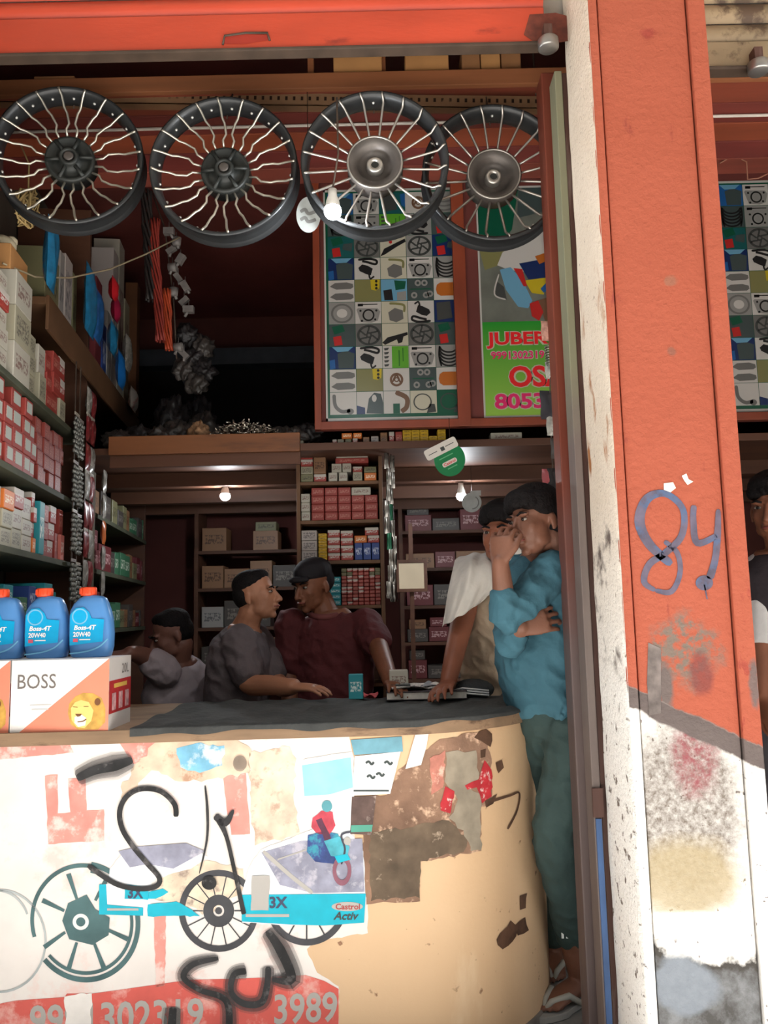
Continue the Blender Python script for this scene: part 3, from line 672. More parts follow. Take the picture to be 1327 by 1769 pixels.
# ---------------------------------------------------------------- motorcycle alloy wheels
m_rim = M('black_rim', (44, 45, 46), .35, .2, var=.2, scale=12)
m_hub = M('black_cast_hub', (38, 40, 38), .45, .2, var=.25, scale=20)
m_spk = M('polished_spoke', (196, 190, 176), .3, .85, var=.08)
m_spk2 = M('grey_spoke', (176, 170, 162), .32, .85, var=.08)
m_riv = M('bright_rivet', (206, 204, 198), .3, .6, var=0)
m_drum = M('dull_drum', (88, 82, 78), .45, .5, var=.25, scale=18)
m_lip = M('machined_lip', (170, 165, 158), .3, .8, var=.1)
RIM = [(.232, -.046), (.238, -.043), (.239, -.038), (.226, -.032), (.227, -.026), (.223, -.016), (.221, .012), (.223, .02), (.227, .03), (.228, .036), (.239, .042), (.237, .048), (.230, .049),
       (.224, .040), (.217, .026), (.215, .0), (.216, -.022), (.220, -.034), (.226, -.042)]
def wheel(px, py, Y, kind, label, turn=0.0, rz=0.0, R=.237, yaw=0.0):
    c = P(px, py, Y); k = R/.237
    t = thing('alloy_wheel', label, 'wheel', c-Vector((0, 0, R)), 'motorcycle wheels hanging in the shop front', rz=yaw)
    cz = Vector((0, 0, R))
    def loc(o): return o
    def pt(r, a, y, off=0.0):
        return cz+Vector(((r*math.cos(a)-off*math.sin(a))*k, y*k, (r*math.sin(a)+off*math.cos(a))*k))
    MB().lathe([(a*k, b*k) for a, b in RIM], cz, 'Y', 72, closed=True).obj('rim', m_rim, t, local=True)
    n = 20
    if kind == 'wave':
        hb = MB().lathe([(.0, -.020), (.018, -.020), (.018, -.034), (.026, -.036), (.030, -.030), (.034, -.012), (.058, -.008), (.066, -.018), (.074, -.018), (.077, -.010), (.077, .040), (.0, .040)], cz, 'Y', 40)
        hub = hb.obj('hub', m_hub, t, local=True)
        for i in range(6):
            a = turn+i*math.pi/3; b = MB(); b.tube([pt(.026, a, -.022), pt(.05, a, -.020), pt(.074, a, -.018)], [.007, .006, .008], 6); b.obj('hub_rib', m_hub, hub, local=True)
        MB().lathe([(.0, -.031), (.012, -.031), (.016, -.034), (.012, -.036), (0, -.036)], cz, 'Y', 20).obj('bearing_cap', m_drum, hub, local=True)
    else:
        hub = MB().lathe([(.0, .012), (.040, .010), (.052, .0), (.058, -.018), (.078, -.026), (.083, -.026), (.086, -.02), (.086, .035), (.0, .035)], cz, 'Y', 48).obj('hub', m_drum, t, local=True)
        MB().lathe([(.079, -.0275), (.083, -.029), (.087, -.0265), (.083, -.024)], cz, 'Y', 48, closed=True).obj('hub_lip', m_lip, hub, local=True)
        MB().lathe([(.012, .0), (.012, -.014), (.022, -.016), (.026, -.010), (.027, .012)], cz, 'Y', 28).obj('bearing_seat', m_lip, hub, local=True)
        MB().lathe([(.0, -.008), (.012, -.008)], cz, 'Y', 20).obj('bore', m_hub, hub, local=True)
    for i in range(n):
        a = turn + 2*math.pi*i/n; sgn = 1 if kind == 'wave' else 1
        if kind == 'wave':
            s = (1 if math.sin(a) < 0 else -1)*(1 if math.cos(a) > 0 else -1)
            path = [pt(.074, a, -.004), pt(.106, a, -.011, .002*s), pt(.124, a, -.014, -.010*s), pt(.158, a, -.019, -.008*s), pt(.176, a, -.024, -.002*s), pt(.208, a, -.036, .0), pt(.224, a, -.046, .004*s), pt(.231, a, -.050, .006*s)]
            MB().tube(path, .0041*k, 6).obj('spoke', m_spk, t, local=True)
        else:
            path = [pt(.084, a, .004), pt(.086, a, -.006), pt(.13, a, -.014), pt(.206, a, -.030), pt(.214, a, -.036, .002), pt(.224, a, -.046, .006), pt(.232, a, -.049, .007)]
            MB().tube(path, [.0042*k]*6+[.003*k], 6).obj('spoke', m_spk2, t, local=True)
        a2 = a+math.pi/n
        if kind == 'wave' or i % 4 == 0:
            MB().ball(pt(.2150, a2, -.014), .0052*k, 8).obj('rivet', m_riv, t, local=True)
    # wire hook up to the slotted bar
    top = cz+Vector((0, .0, .214*k)); hz = (A.z+(B.z-A.z)*((c.x-A.x)/(B.x-A.x))) - (c.z-R)
    MB().tube([top+Vector((0, .02, -.012)), top+Vector((0, .03, .02)), Vector((0, 2.525-Y, hz+.01)), Vector((0, 2.528-Y, hz-.02))], .0022, 6).obj('hanging_wire', m_dkrail, t, local=True)
    return t
wheel(122, 279, 2.41, 'wave', 'black wheel with cream zigzag spokes above the stacked cartons', .12, yaw=.16, R=.228)
wheel(390, 298, 2.41, 'wave', 'black wheel with silver zigzag spokes in front of the dark loft', .05, yaw=.0, R=.230)
wheel(648, 288, 2.345, 'straight', 'black wheel with straight silver spokes beside the lit bulb', .16, R=.224)
wheel(852, 308, 2.45, 'straight', 'black wheel with straight silver spokes beside the door post', .14, R=.228)
# ---------------------------------------------------------------- counter with a rounded end
CZ = .91; CR = .525; CC = Vector((-.02, 2.325+CR))
plan = [Vector((-1.62, 2.25)), Vector((CC.x-.25, 2.317))]
for i in range(0, 61):
    a = math.radians(-90+i*2.0); plan.append(CC+Vector((math.cos(a), math.sin(a)))*CR)
def Cplan(dx, dy):
    best = None
    for i in range(len(plan)-1):
        a, b = plan[i], plan[i+1]; e = b-a; den = dx*e.y-dy*e.x
        if abs(den) < 1e-9: continue
        t = (a.x*e.y-a.y*e.x)/den; s = (a.x*dy-a.y*dx)/den
        if -1e-6 <= s <= 1+1e-6 and t > 0 and (best is None or t < best[0]): best = (t, Vector((e.y, -e.x)).normalized())
    return best
def SC(px, py, l):
    r = ray(px, py); h = Cplan(r.x, r.y)
    if h is None:
        h = Cplan(*(lambda w: (w.x, w.y))(ray(905, py)));
        r = ray(905, py)
    t, n = h; p = CAMP+r*t
    return p+Vector((n.x, n.y, 0))*(.0006+.0007*l)
q = NT('counter_laminate', .45)
c = q.mix(q.noise(2.2), (216, 178, 138), (228, 194, 156)); c = q.mix(q.step(q.noise(24, off=4), .66, .71), c, (150, 108, 80))
c = q.mix(q.step(q.noise(5, off=7, stretch=(1, 1, .3)), .6, .75), c, (236, 208, 172))
m_lam = q.done(c, q.noise(14), .15)
counter = thing('shop_counter', 'round-ended shop counter covered in torn posters and black spray paint', 'counter', (-.6, 2.6, 0))
mb = MB(); n = len(plan)
zs = [0.0, .05, CZ-.032]
vs = [Vector((p.x, p.y, z)) for z in (0, CZ-.03) for p in plan]; inner = []
mb.add(vs, [(i, i+1, n+i+1, n+i) for i in range(n-1)], True)
mb.obj('front_panel', m_lam, counter)
def offset(k):
    out = []
    for i, p in enumerate(plan):
        a, b = plan[max(i-1, 0)], plan[min(i+1, n-1)]; e = (b-a).normalized(); out.append(p+Vector((e.y, -e.x))*k)
    return out
po = offset(.012); back = [Vector((.42, 2.97)), Vector((-1.62, 2.97))]
pin = offset(-.02)
# kick strip at the floor
mb = MB(); pk = offset(.006)
mb.add([Vector((p.x, p.y, z)) for z in (0, .03) for p in pk], [(i, i+1, n+i+1, n+i) for i in range(n-1)], True)
mb.add([Vector((p.x, p.y, .03)) for p in pk]+[Vector((p.x, p.y, .03)) for p in plan], [(i, i+1, n+i+1, n+i) for i in range(n-1)], True)
mb.obj('kick_strip', M('worn_grey_skirting', (120, 112, 104), .7, var=.3, scale=12), counter)
def slab(poly, z0, z1):
    m = len(poly); mb = MB(); mb.add([Vector((p.x, p.y, z)) for z in (z0, z1) for p in poly], [tuple(range(m))[::-1], tuple(range(m, 2*m))]+[(i, (i+1) % m, m+(i+1) % m, m+i) for i in range(m)])
    return mb
m_top = M('worn_plywood_top', (146, 118, 92), .7, var=.3, scale=8, stretch=(.4, 2, 2), rgb2=(104, 80, 62), thr=.58, scale2=8)
slab(po+back, CZ-.035, CZ).obj('worktop', m_top, counter)
MB().box2((-1.62, 2.94, 0), (.30, 2.96, CZ-.035)).obj('back_panel', m_dwood, counter)
MB().box2((-1.6, 2.40, .45), (.05, 2.93, .47)).obj('inner_shelf', m_dwood, counter)
# dark cloth over the top, front edge sagging over the wood
cl0 = 235
def edge_pt(u):
    s = u*(len(po)-1); i = min(int(s), len(po)-2); return po[i].lerp(po[i+1], s-i)
# arc-length table along the front edge
acc = [0.0]
for i in range(len(po)-1): acc.append(acc[-1]+(po[i+1]-po[i]).length)
def along(s):
    s = max(0, min(acc[-1]-1e-6, s))
    for i in range(len(po)-1):
        if acc[i+1] >= s: return po[i].lerp(po[i+1], (s-acc[i])/(acc[i+1]-acc[i]))
s0 = 1.62+PX(232, 2.3); s1 = acc[-1]
def cloth(u, v):
    s = s0+(s1-s0)*u; p = along(s); w = .5*math.sin(s*9)+.5*math.sin(s*23+1)+.3*math.sin(s*41)
    bk_y = 2.955; bx = min(p.x, .40)
    if v < .12:
        k = v/.12; d = .020*(1-u*.6) + .007*w; a = along(s); e = along(s+.01)-along(s-.01); nrm = Vector((e.y, -e.x)).normalized()*(.004+.003*(1-k))
        return Vector((p.x+nrm.x, p.y+nrm.y, CZ+.006-d*(1-k)**1.5))
    k = (v-.12)/.88; q_ = Vector((p.x, p.y)).lerp(Vector((bx, bk_y)), k)
    wr = .003*math.sin(q_.x*31+q_.y*17)+.003*math.sin(q_.x*57-q_.y*23)+.005*math.exp(-((k-.12)/.1)**2)*(1+math.sin(s*13))
    return Vector((q_.x, q_.y, CZ+.006+max(-.003, wr)))
tag(MB().grid(cloth, 150, 26).obj('counter_cloth', M('dark_grey_cloth', (66, 67, 66), .85, var=.25, scale=10, bump=.3, bscale=40)), 'dark grey rumpled cloth spread over the counter top', 'cloth')
# ---------------------------------------------------------------- paper and paint on the counter front
fl = Flat(SC)
def pap(rgb, var=.12, sc=12, rgb2=None, thr=.6, s2=10): return M('paper_%d_%d_%d_%s' % (*rgb, rgb2), rgb, .7, var=var, scale=sc, rgb2=rgb2, thr=thr, scale2=s2)
rag = random.Random(5)
def ragged(pts, a):
    out = []
    for i in range(len(pts)):
        p, q_ = pts[i], pts[(i+1) % len(pts)]; d = math.hypot(q_[0]-p[0], q_[1]-p[1]); k = max(1, int(d/9))
        for j in range(k):
            t = j/k; s_ = a if j else a*.3; out.append((p[0]+(q_[0]-p[0])*t+rag.uniform(-s_, s_), p[1]+(q_[1]-p[1])*t+rag.uniform(-s_, s_)))
    return out
RAG = dict(stain=3.2, ripped_patch=3, dark_residue=3.5, grey_residue=3, pink_residue=3, red_scrap=2.5, peeling_patch=4, faded_poster=1.5, oil_poster=1.2, torn_patch=3, torn_strip=1.5, printed_block=1.0, blue_sticker=3, printed_rider=1.5)
def pat(name, pts, mat, l, parent=counter, step=14):
    fl.poly(ragged(pts, RAG[name]) if name in RAG else pts); return fl.obj(name, mat, parent, l, step)
base = pat('faded_poster', [(-60, 1287), (150, 1276), (300, 1272), (420, 1266), (600, 1262), (612, 1310), (606, 1420), (636, 1540), (636, 1612), (545, 1625), (530, 1640), (548, 1680), (585, 1704), (585, 1830), (-60, 1845)], pap((236, 228, 222), .06, 8, (236, 206, 198), .62, 6), 0)
P_ = M('print_faded_pink', (226, 150, 138), .7, var=.2, scale=12, rgb2=(236, 208, 200), thr=.58, scale2=14)
for pts in ([(78, 1340), (100, 1338), (100, 1405), (122, 1403), (118, 1345), (148, 1345), (150, 1400), (180, 1398), (180, 1452), (84, 1458)], [(385, 1340), (425, 1335), (432, 1440), (400, 1442), (392, 1400)], [(266, 1582), (287, 1581), (285, 1702), (270, 1705)], [(-60, 1290), (120, 1282), (128, 1300), (0, 1312), (-60, 1320)], [(205, 1280), (300, 1275), (290, 1300), (230, 1320)]):
    pat('printed_block', pts, P_, 1.5, base)
pat('printed_band', [(-60, 1745), (28, 1728), (112, 1722), (116, 1716), (160, 1716), (330, 1692), (420, 1690), (528, 1684), (560, 1694), (585, 1708), (585, 1830), (-60, 1845)], M('print_faded_red', (218, 98, 88), .7, var=.15, scale=10, rgb2=(232, 168, 158), thr=.57, scale2=9), 1.5, base)
wt = M('print_white', (244, 242, 238), .7, var=0)
fl.text('9991302319', 52, 1736, 352, 1792, bold=.02, slope=-.045); fl.obj('lettering', wt, base, 3)
fl.text('3989', 474, 1717, 583, 1770, bold=.02, slope=-.05); fl.obj('lettering', wt, base, 3)
pat('torn_patch', [(112, 1720), (160, 1714), (158, 1830), (118, 1830)], pap((238, 232, 226)), 3.4, base)
pat('peeling_patch', [(300, 1272), (392, 1268), (432, 1290), (430, 1335), (385, 1345), (310, 1350), (262, 1330), (240, 1352), (215, 1390), (208, 1360), (262, 1288)], pap((222, 196, 172), .2, 20, (186, 146, 120), .6, 16), 2, base)
pat('peeling_patch', [(430, 1300), (500, 1290), (512, 1310), (508, 1370), (520, 1440), (440, 1460), (432, 1400)], pap((228, 204, 182), .2, 20, (190, 160, 140), .6, 18), 2, base)
pat('peeling_patch', [(270, 1490), (352, 1488), (420, 1500), (418, 1545), (350, 1580), (330, 1565), (262, 1552), (280, 1520)], pap((224, 204, 180), .2, 20, (160, 140, 128), .62, 18), 2, base)
# printed wheels
m_w1 = M('print_teal_grey', (74, 104, 106), .7, var=.3, scale=10); m_w2 = M('print_dark_grey', (70, 70, 74), .7, var=.25, scale=12); m_w3 = M('print_pale_grey', (176, 182, 182), .7, var=.2)
fl.ring(146, 1592, 86, 92, .92, -70, 150, 44, -.2).ring(146, 1592, 96, 105, .92, -70, 150, 44, -.2).ring(146, 1592, 94, 101, .92, 175, 290, 40, -.2)
w1 = fl.obj('printed_wheel', m_w1, base, 2.2)
fl.poly([(118, 1560), (150, 1545), (165, 1570), (190, 1585), (188, 1615), (160, 1632), (120, 1622), (108, 1590)]); fl.obj('printed_hub', m_w1, base, 2.3)
for a in (20, 65, 110, 150, 205, 250, 300):
    r = math.radians(a); fl.stroke([(146+38*math.cos(r), 1590+40*math.sin(r)), (146+80*math.cos(r), 1592+88*math.sin(r))], [8, 14], False); fl.obj('printed_spoke', m_w1, base, 2.25)
fl.ring(140, 1592, 8, 14); fl.obj('printed_hub_ring', pap((225, 225, 222)), base, 2.6)
fl.ring(0, 1625, 86, 90, .9).ring(-5, 1600, 60, 64, .9, 200, 340); fl.obj('printed_wheel', m_w3, base, 2.2)
fl.ring(378, 1573, 60, 71, .97).ring(378, 1573, 10, 28, .95); fl.obj('printed_wheel', m_w2, base, 2.6)
for i in range(14):
    r = 2*math.pi*i/14; fl.stroke([(378+27*math.cos(r), 1573+27*math.sin(r)), (378+61*math.cos(r), 1573+62*math.sin(r))], 3.2, False); fl.obj('printed_spoke', m_w2, base, 2.6)
fl.ring(378, 1573, 0.1, 6); fl.obj('printed_hub', m_w2, base, 2.6)
fl.ring(530, 1560, 62, 73, .97, 20, 160)
for i in range(1, 6):
    r = math.pi*i/6; fl.stroke([(530+34*math.cos(r), 1560+34*math.sin(r)), (530+62*math.cos(r), 1560+63*math.sin(r))], 4, False)
fl.obj('printed_wheel', m_w2, base, 2.6)
# cyan oil posters
cy = M('print_cyan', (0, 176, 200), .6, var=.12, scale=14); cyl = M('print_light_cyan', (150, 214, 224), .6, var=.15, scale=14)
ol = pat('oil_poster', [(430, 1500), (450, 1468), (545, 1430), (520, 1380), (524, 1312), (608, 1298), (612, 1380), (606, 1440), (628, 1470), (632, 1545), (628, 1594), (500, 1598), (418, 1593), (416, 1545)], pap((232, 234, 236), .06), 3)
pat('printed_sky', [(522, 1322), (606, 1308), (610, 1360), (570, 1372), (526, 1375)], cyl, 4, ol)
pat('printed_road', [(452, 1472), (520, 1452), (626, 1448), (630, 1540), (540, 1542), (484, 1528)], M('print_road', (150, 150, 168), .7, var=.3, scale=18, rgb2=(190, 186, 198), thr=.6, scale2=20), 4, ol)
fl.stroke([(455, 1470), (500, 1510), (540, 1542)], 7).stroke([(480, 1484), (545, 1462)], 4); fl.obj('road_line', wt, ol, 5)
pat('printed_band', [(418, 1545), (632, 1543), (629, 1593), (560, 1598), (500, 1596), (418, 1591)], cy, 5, ol)
pat('printed_block', [(436, 1512), (466, 1512), (464, 1572), (434, 1572)], wt, 6, ol); fl.rect(425, 1578, 500, 1583); fl.obj('printed_line', wt, ol, 6)
dk = M('print_navy', (38, 66, 110), .6, var=0); bl = M('print_black', (36, 36, 42), .6, var=.1)
fl.text('3X', 466, 1548, 497, 1568, bold=.03); fl.obj('lettering', dk, ol, 7)
fl.ell(600, 1565, 27, 8); fl.obj('logo_field', wt, ol, 6); fl.text('Castrol', 580, 1560, 622, 1570, bold=.02); fl.obj('lettering', M('print_red', (206, 70, 66), .6, var=0), ol, 7)
fl.text('Activ', 576, 1574, 620, 1588, bold=.02, shear=.3); fl.obj('lettering', bl, ol, 7)
rd = M('print_rider_red', (190, 70, 84), .7, var=.3, scale=30); nb = M('print_rider_blue', (56, 74, 130), .7, var=.4, scale=30, rgb2=(60, 150, 170), thr=.58, scale2=30)
pat('printed_rider', [(540, 1412), (555, 1400), (575, 1402), (580, 1425), (570, 1440), (548, 1440), (538, 1428)], rd, 6, ol)
pat('printed_rider', [(532, 1442), (560, 1436), (585, 1440), (592, 1470), (580, 1492), (545, 1488), (530, 1470)], nb, 6, ol)
pat('printed_rider', [(546, 1416), (556, 1412), (572, 1448), (562, 1454)], M('print_rider_dark', (90, 50, 70), .7, var=.3, scale=30), 6.6, ol)
pat('printed_bike', [(560, 1452), (586, 1444), (604, 1462), (600, 1480), (572, 1478)], M('print_bike_teal', (70, 160, 176), .6, var=.3, scale=30), 6.8, ol)
fl.stroke([(590, 1492), (596, 1466), (590, 1442), (606, 1436)], 3.5); fl.obj('printed_handlebar', M('print_charcoal', (64, 64, 76), .7, var=.2), ol, 7.2)
fl.ell(600, 1452, 6, 7); fl.obj('printed_headlamp', wt, ol, 7.4)
fl.ell(565, 1392, 9, 10); fl.obj('printed_helmet', M('print_helmet', (86, 150, 160), .6, var=.2), ol, 7)
fl.ring(591, 1503, 16, 26, .62); fl.obj('printed_tyre', M('print_tyre', (150, 96, 112), .7, var=.3), ol, 6.5); pat('printed_fender', [(578, 1478), (600, 1474), (606, 1484), (584, 1490)], cy, 7.5, ol)
lo = pat('oil_poster', [(172, 1527), (188, 1526), (190, 1500), (215, 1470), (330, 1462), (360, 1480), (330, 1500), (262, 1520), (262, 1580), (172, 1578)], pap((232, 232, 234), .06), 3)
pat('printed_road', [(205, 1470), (240, 1462), (322, 1456), (355, 1470), (300, 1500), (255, 1492), (225, 1498)], MATS['print_road'], 4, lo)
pat('printed_band', [(172, 1527), (184, 1527), (186, 1562), (248, 1567), (248, 1581), (172, 1579)], cy, 5, lo); fl.rect(186, 1568, 240, 1572); fl.obj('printed_line', wt, lo, 6)
pat('printed_block', [(216, 1527), (258, 1531), (257, 1554), (216, 1552)], cy, 5, lo); fl.text('3X', 222, 1532, 248, 1551, bold=.03); fl.obj('lettering', dk, lo, 7)
pat('torn_strip', [(258, 1540), (282, 1534), (292, 1540), (270, 1552), (256, 1552)], cy, 3.6); pat('torn_strip', [(256, 1562), (305, 1556), (322, 1566), (346, 1582), (256, 1582)], cy, 3.6)
pat('blue_sticker', [(305, 1292), (340, 1284), (388, 1288), (385, 1322), (345, 1335), (312, 1325)], M('print_blue_wash', (120, 178, 206), .7, var=.3, scale=16, rgb2=(214, 222, 226), thr=.55, scale2=14), 3)
pat('cyan_sheet', [(606, 1278), (694, 1272), (696, 1298), (612, 1304)], M('print_teal_wash', (110, 160, 176), .7, var=.25, scale=16), 3)
lf = pat('white_leaflet', [(613, 1306), (692, 1298), (674, 1371), (608, 1374)], pap((238, 238, 240), .04), 4)
for a in ((632, 1318), (664, 1318), (634, 1342), (650, 1338)): fl.stroke([(a[0], a[1]), (a[0]+5, a[1]-3), (a[0]+10, a[1]+2), (a[0]+14, a[1]-2)], 4)
fl.rect(611, 1364, 672, 1367); fl.obj('printed_marks', M('print_slate', (96, 98, 116), .7, var=0), lf, 5)
pat('dark_leaflet', [(608, 1376), (650, 1374), (642, 1442), (605, 1440)], M('print_brown_photo', (96, 76, 70), .7, var=.4, scale=25, rgb2=(168, 150, 140), thr=.6, scale2=20), 4); pat('green_stripe', [(607, 1425), (644, 1424), (642, 1436), (606, 1437)], M('print_sea_green', (84, 160, 140), .6, var=.1), 5)
pat('torn_tag', [(719, 1262), (741, 1260), (736, 1290), (727, 1321), (700, 1328)], pap((238, 234, 226), .05), 5)
# old brown paste where posters were ripped off
br = pat('ripped_patch', [(632, 1376), (668, 1374), (688, 1330), (720, 1305), (760, 1278), (806, 1266), (838, 1262), (846, 1300), (850, 1345), (845, 1392), (830, 1394), (831, 1470), (725, 1489), (726, 1556), (634, 1562), (624, 1500)], M('paste_brown', (142, 110, 90), .85, var=.35, scale=9, rgb2=(214, 178, 150), thr=.6, scale2=22, bump=.2), 2)
pat('dark_residue', [(638, 1440), (720, 1425), (775, 1418), (806, 1452), (800, 1472), (726, 1486), (724, 1550), (640, 1556)], M('paste_dark', (104, 88, 72), .85, var=.4, scale=14, rgb2=(190, 168, 146), thr=.66, scale2=26), 3)
pat('grey_residue', [(770, 1300), (822, 1296), (826, 1345), (806, 1360), (830, 1372), (831, 1468), (812, 1470), (800, 1435), (775, 1412), (790, 1380), (768, 1350)], M('paste_grey', (158, 146, 128), .9, var=.25, scale=16), 3.4)
pat('pink_residue', [(742, 1310), (768, 1296), (764, 1360), (745, 1372)], M('paste_pink', (196, 128, 112), .85, var=.35, scale=24, rgb2=(230, 190, 170), thr=.58, scale2=30), 3.6)
rdm = M('scrap_red', (184, 44, 52), .7, var=.25, scale=24, rgb2=(232, 210, 204), thr=.64, scale2=40)
pat('red_scrap', [(802, 1356), (826, 1346), (836, 1312), (848, 1330), (848, 1376), (832, 1388), (822, 1360), (806, 1364)], rdm, 4.4); pat('red_scrap', [(768, 1358), (784, 1366), (778, 1405), (760, 1400)], rdm, 4.4)
pat('orange_scrape', [(594, 1252), (698, 1246), (700, 1262), (640, 1266), (594, 1264)], M('orange_scrape', (220, 130, 62), .7, var=.4, scale=30), 4)
dm = M('dark_stain', (88, 62, 46), .85, var=.4, scale=30)
for pts in ([(818, 1274), (838, 1258), (850, 1268), (846, 1290), (832, 1280)], [(856, 1318), (866, 1312), (870, 1326), (860, 1336)], [(830, 1295), (838, 1292), (838, 1308), (830, 1310)], [(862, 1612), (882, 1590), (894, 1602), (884, 1626), (868, 1640), (858, 1632)], [(888, 1598), (906, 1584), (912, 1606), (894, 1616)], [(896, 1548), (909, 1542), (908, 1568), (897, 1572)], [(836, 1382), (858, 1372), (852, 1388), (840, 1396)]): pat('stain', pts, dm, 2.5)
# black spray paint and cable-like scrawl
sp = M('spray_black', (50, 49, 50), .8, var=.5, scale=14, rgb2=(96, 92, 92), thr=.6, scale2=30); sp2 = M('spray_grey', (84, 80, 80), .8, var=.3, scale=18, alpha=.5); sp3 = M('spray_mist', (104, 98, 98), .8, var=.3, scale=18, alpha=.25)
def spray(pts, w, l=8, m=sp, halo=True, sm=True):
    if halo:
        hw = [q_*1.45 for q_ in w] if isinstance(w, list) else w*1.45
        fl.stroke(pts, hw, sm); fl.obj('spray_edge', sp2, counter, l-.3, 14)
        fl.stroke(pts, [q_*1.9 for q_ in w] if isinstance(w, list) else w*1.9, sm); fl.obj('spray_mist', sp3, counter, l-.6, 14)
        w = [q_*.7 for q_ in w]
    fl.stroke(pts, w, sm); fl.obj('spray_stroke', m, counter, l, 14)
spray([(134, 1344), (165, 1330), (200, 1322), (230, 1312)], [18, 22, 26, 16])
spray([(305, 1410), (302, 1388), (278, 1366), (245, 1362), (220, 1375), (208, 1400), (212, 1430), (230, 1460), (255, 1490), (276, 1515), (270, 1530), (240, 1534), (200, 1525), (153, 1494)], 9, halo=False)
spray([(355, 1356), (359, 1400), (358, 1450), (345, 1508)], [3, 5, 4, 2], halo=False)
spray([(378, 1414), (392, 1445), (405, 1500), (418, 1560), (422, 1578)], [12, 7, 7, 8, 8], halo=False); spray([(372, 1408), (390, 1420), (404, 1398)], [12, 14, 4], halo=False)
spray([(378, 1654), (335, 1664), (318, 1686), (345, 1708), (392, 1728), (396, 1790)], [10, 15, 15, 13, 16, 18])
spray([(426, 1676), (405, 1682), (400, 1712), (422, 1732), (452, 1730), (462, 1700), (464, 1668)], [16, 15, 14, 16, 17, 15, 14])
spray([(462, 1606), (485, 1640), (504, 1690), (470, 1690)], [16, 24, 22, 10]); spray([(300, 1738), (298, 1765), (296, 1800)], [18, 20, 16])
fl.ell(415, 1318, 12, 14); fl.obj('spray_spot', sp2, counter, 8, 14); fl.ell(362, 1524, 13, 12); fl.obj('spray_spot', sp, counter, 8, 14)
fl.stroke([(848, 1384), (880, 1374), (896, 1370), (892, 1400), (876, 1432)], [5, 4, 3, 3, 4]); fl.obj('scribble', dm, counter, 3, 10)
# ---------------------------------------------------------------- left wall shelving
m_shelf = M('green_grey_shelf', (70, 72, 56), .7, var=.25, scale=8)
m_fascia = M('brown_hardboard', (96, 66, 42), .75, var=.25, scale=4)
shelf = thing('wall_shelf', 'long wooden wall shelving crammed with spare-part cartons', 'shelf', LW(.8, .15, 0))
def wall_box(name, t0, t1, d0, d1, z0, z1, mat, parent):
    pts = [LW(t, d, z) for z in (z0, z1) for t, d in ((t0, d0), (t1, d0), (t1, d1), (t0, d1))]
    return MB().add(pts, [(0,1,2,3),(4,5,6,7),(0,1,5,4),(1,2,6,5),(2,3,7,6),(3,0,4,7)]).obj(name, mat, parent)
ZS = [1.17, 1.45, 1.71, 2.0]
for z, te in zip(ZS, (2.7, 2.7, 2.7, 1.0)): bevel_obj(wall_box('shelf_board', -.25, te, .0, .33, z-.022, z, m_shelf, shelf), .002)
bevel_obj(wall_box('shelf_board', .36, 2.3, .0, .33, 2.37, 2.40, m_fascia, shelf), .002)
bevel_obj(wall_box('fascia_board', .36, 2.3, -.012, .0, 2.275, 2.405, m_fascia, shelf), .002)
for t in (-.26, 1.06, 2.7): bevel_obj(wall_box('upright', t, t+.03, .01, .33, 0, 3.1 if t < 1.5 else 2.0, m_dwood, shelf), .002)
# tall wooden post at the loft corner
bevel_obj(wall_box('corner_post', 1.10, 1.17, -.015, .05, 0, zL-.1, M('olive_post', (74, 62, 40), .7, var=.3, scale=6), shelf), .003)
bevel_obj(wall_box('upper_post', 2.12, 2.22, -.02, .05, 2.405, 3.2, M('brown_post', (104, 66, 40), .7, var=.3, scale=6), shelf), .003)
CM = {}
def cm(k):
    return CM[k]
CM['red'] = MPRINT('carton_red', (150, 58, 50), (186, 120, 106)); CM['red2'] = MPRINT('carton_red_dark', (128, 52, 44), (166, 96, 82), (.15, .85), dens=20)
CM['white'] = MPRINT('carton_white', (178, 172, 158), (130, 106, 98)); CM['cream'] = MPRINT('carton_cream', (160, 154, 132), (104, 98, 86), (.2, .8), dens=18)
CM['rw'] = MPRINT('carton_red_white', (158, 60, 52), (206, 196, 188), ink2=(190, 182, 172), split=.62)
CM['green'] = MPRINT('carton_green', (60, 110, 80), (190, 200, 180)); CM['teal'] = MPRINT('carton_teal', (40, 140, 150), (210, 226, 222)); CM['blue'] = MPRINT('carton_blue', (46, 70, 134), (180, 190, 214), dens=9)
CM['orange'] = MPRINT('carton_orange', (206, 112, 44), (240, 220, 190)); CM['grey'] = MPRINT('carton_grey', (150, 146, 142), (96, 94, 96)); CM['yellow'] = MPRINT('carton_yellow', (206, 166, 40), (110, 84, 30), dens=10)
CM['brown'] = MPRINT('carton_brown', (138, 100, 70), (90, 62, 44)); CM['olive'] = MPRINT('carton_olive', (120, 116, 84), (70, 66, 50)); CM['maroon'] = MPRINT('carton_maroon', (104, 40, 44), (190, 150, 150))
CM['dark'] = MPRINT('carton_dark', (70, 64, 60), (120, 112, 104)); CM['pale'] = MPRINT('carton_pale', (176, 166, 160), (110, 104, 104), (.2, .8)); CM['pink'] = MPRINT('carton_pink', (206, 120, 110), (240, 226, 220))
p_lab = M('label_white', (172, 176, 168), .5, var=.06)
WORD = dict(red='red', red2='dark red', white='white', cream='cream', rw='red and white', green='green', teal='teal', blue='blue', orange='orange', grey='grey', yellow='yellow', brown='brown', olive='olive', maroon='maroon', dark='dark', pale='pale grey', pink='pink')
rnd = random.Random(11)
def wcarton(t, z, w, h, d, k, where, grp, panel=False, d0=.0):
    return carton(LW(t, d0+d/2, z), w, d, h, cm(k), '%s carton %s' % (WORD[k], where), grp, rz=LWR, panel=p_lab if panel else None, panel_rect=(.22, .86, .25, .85))
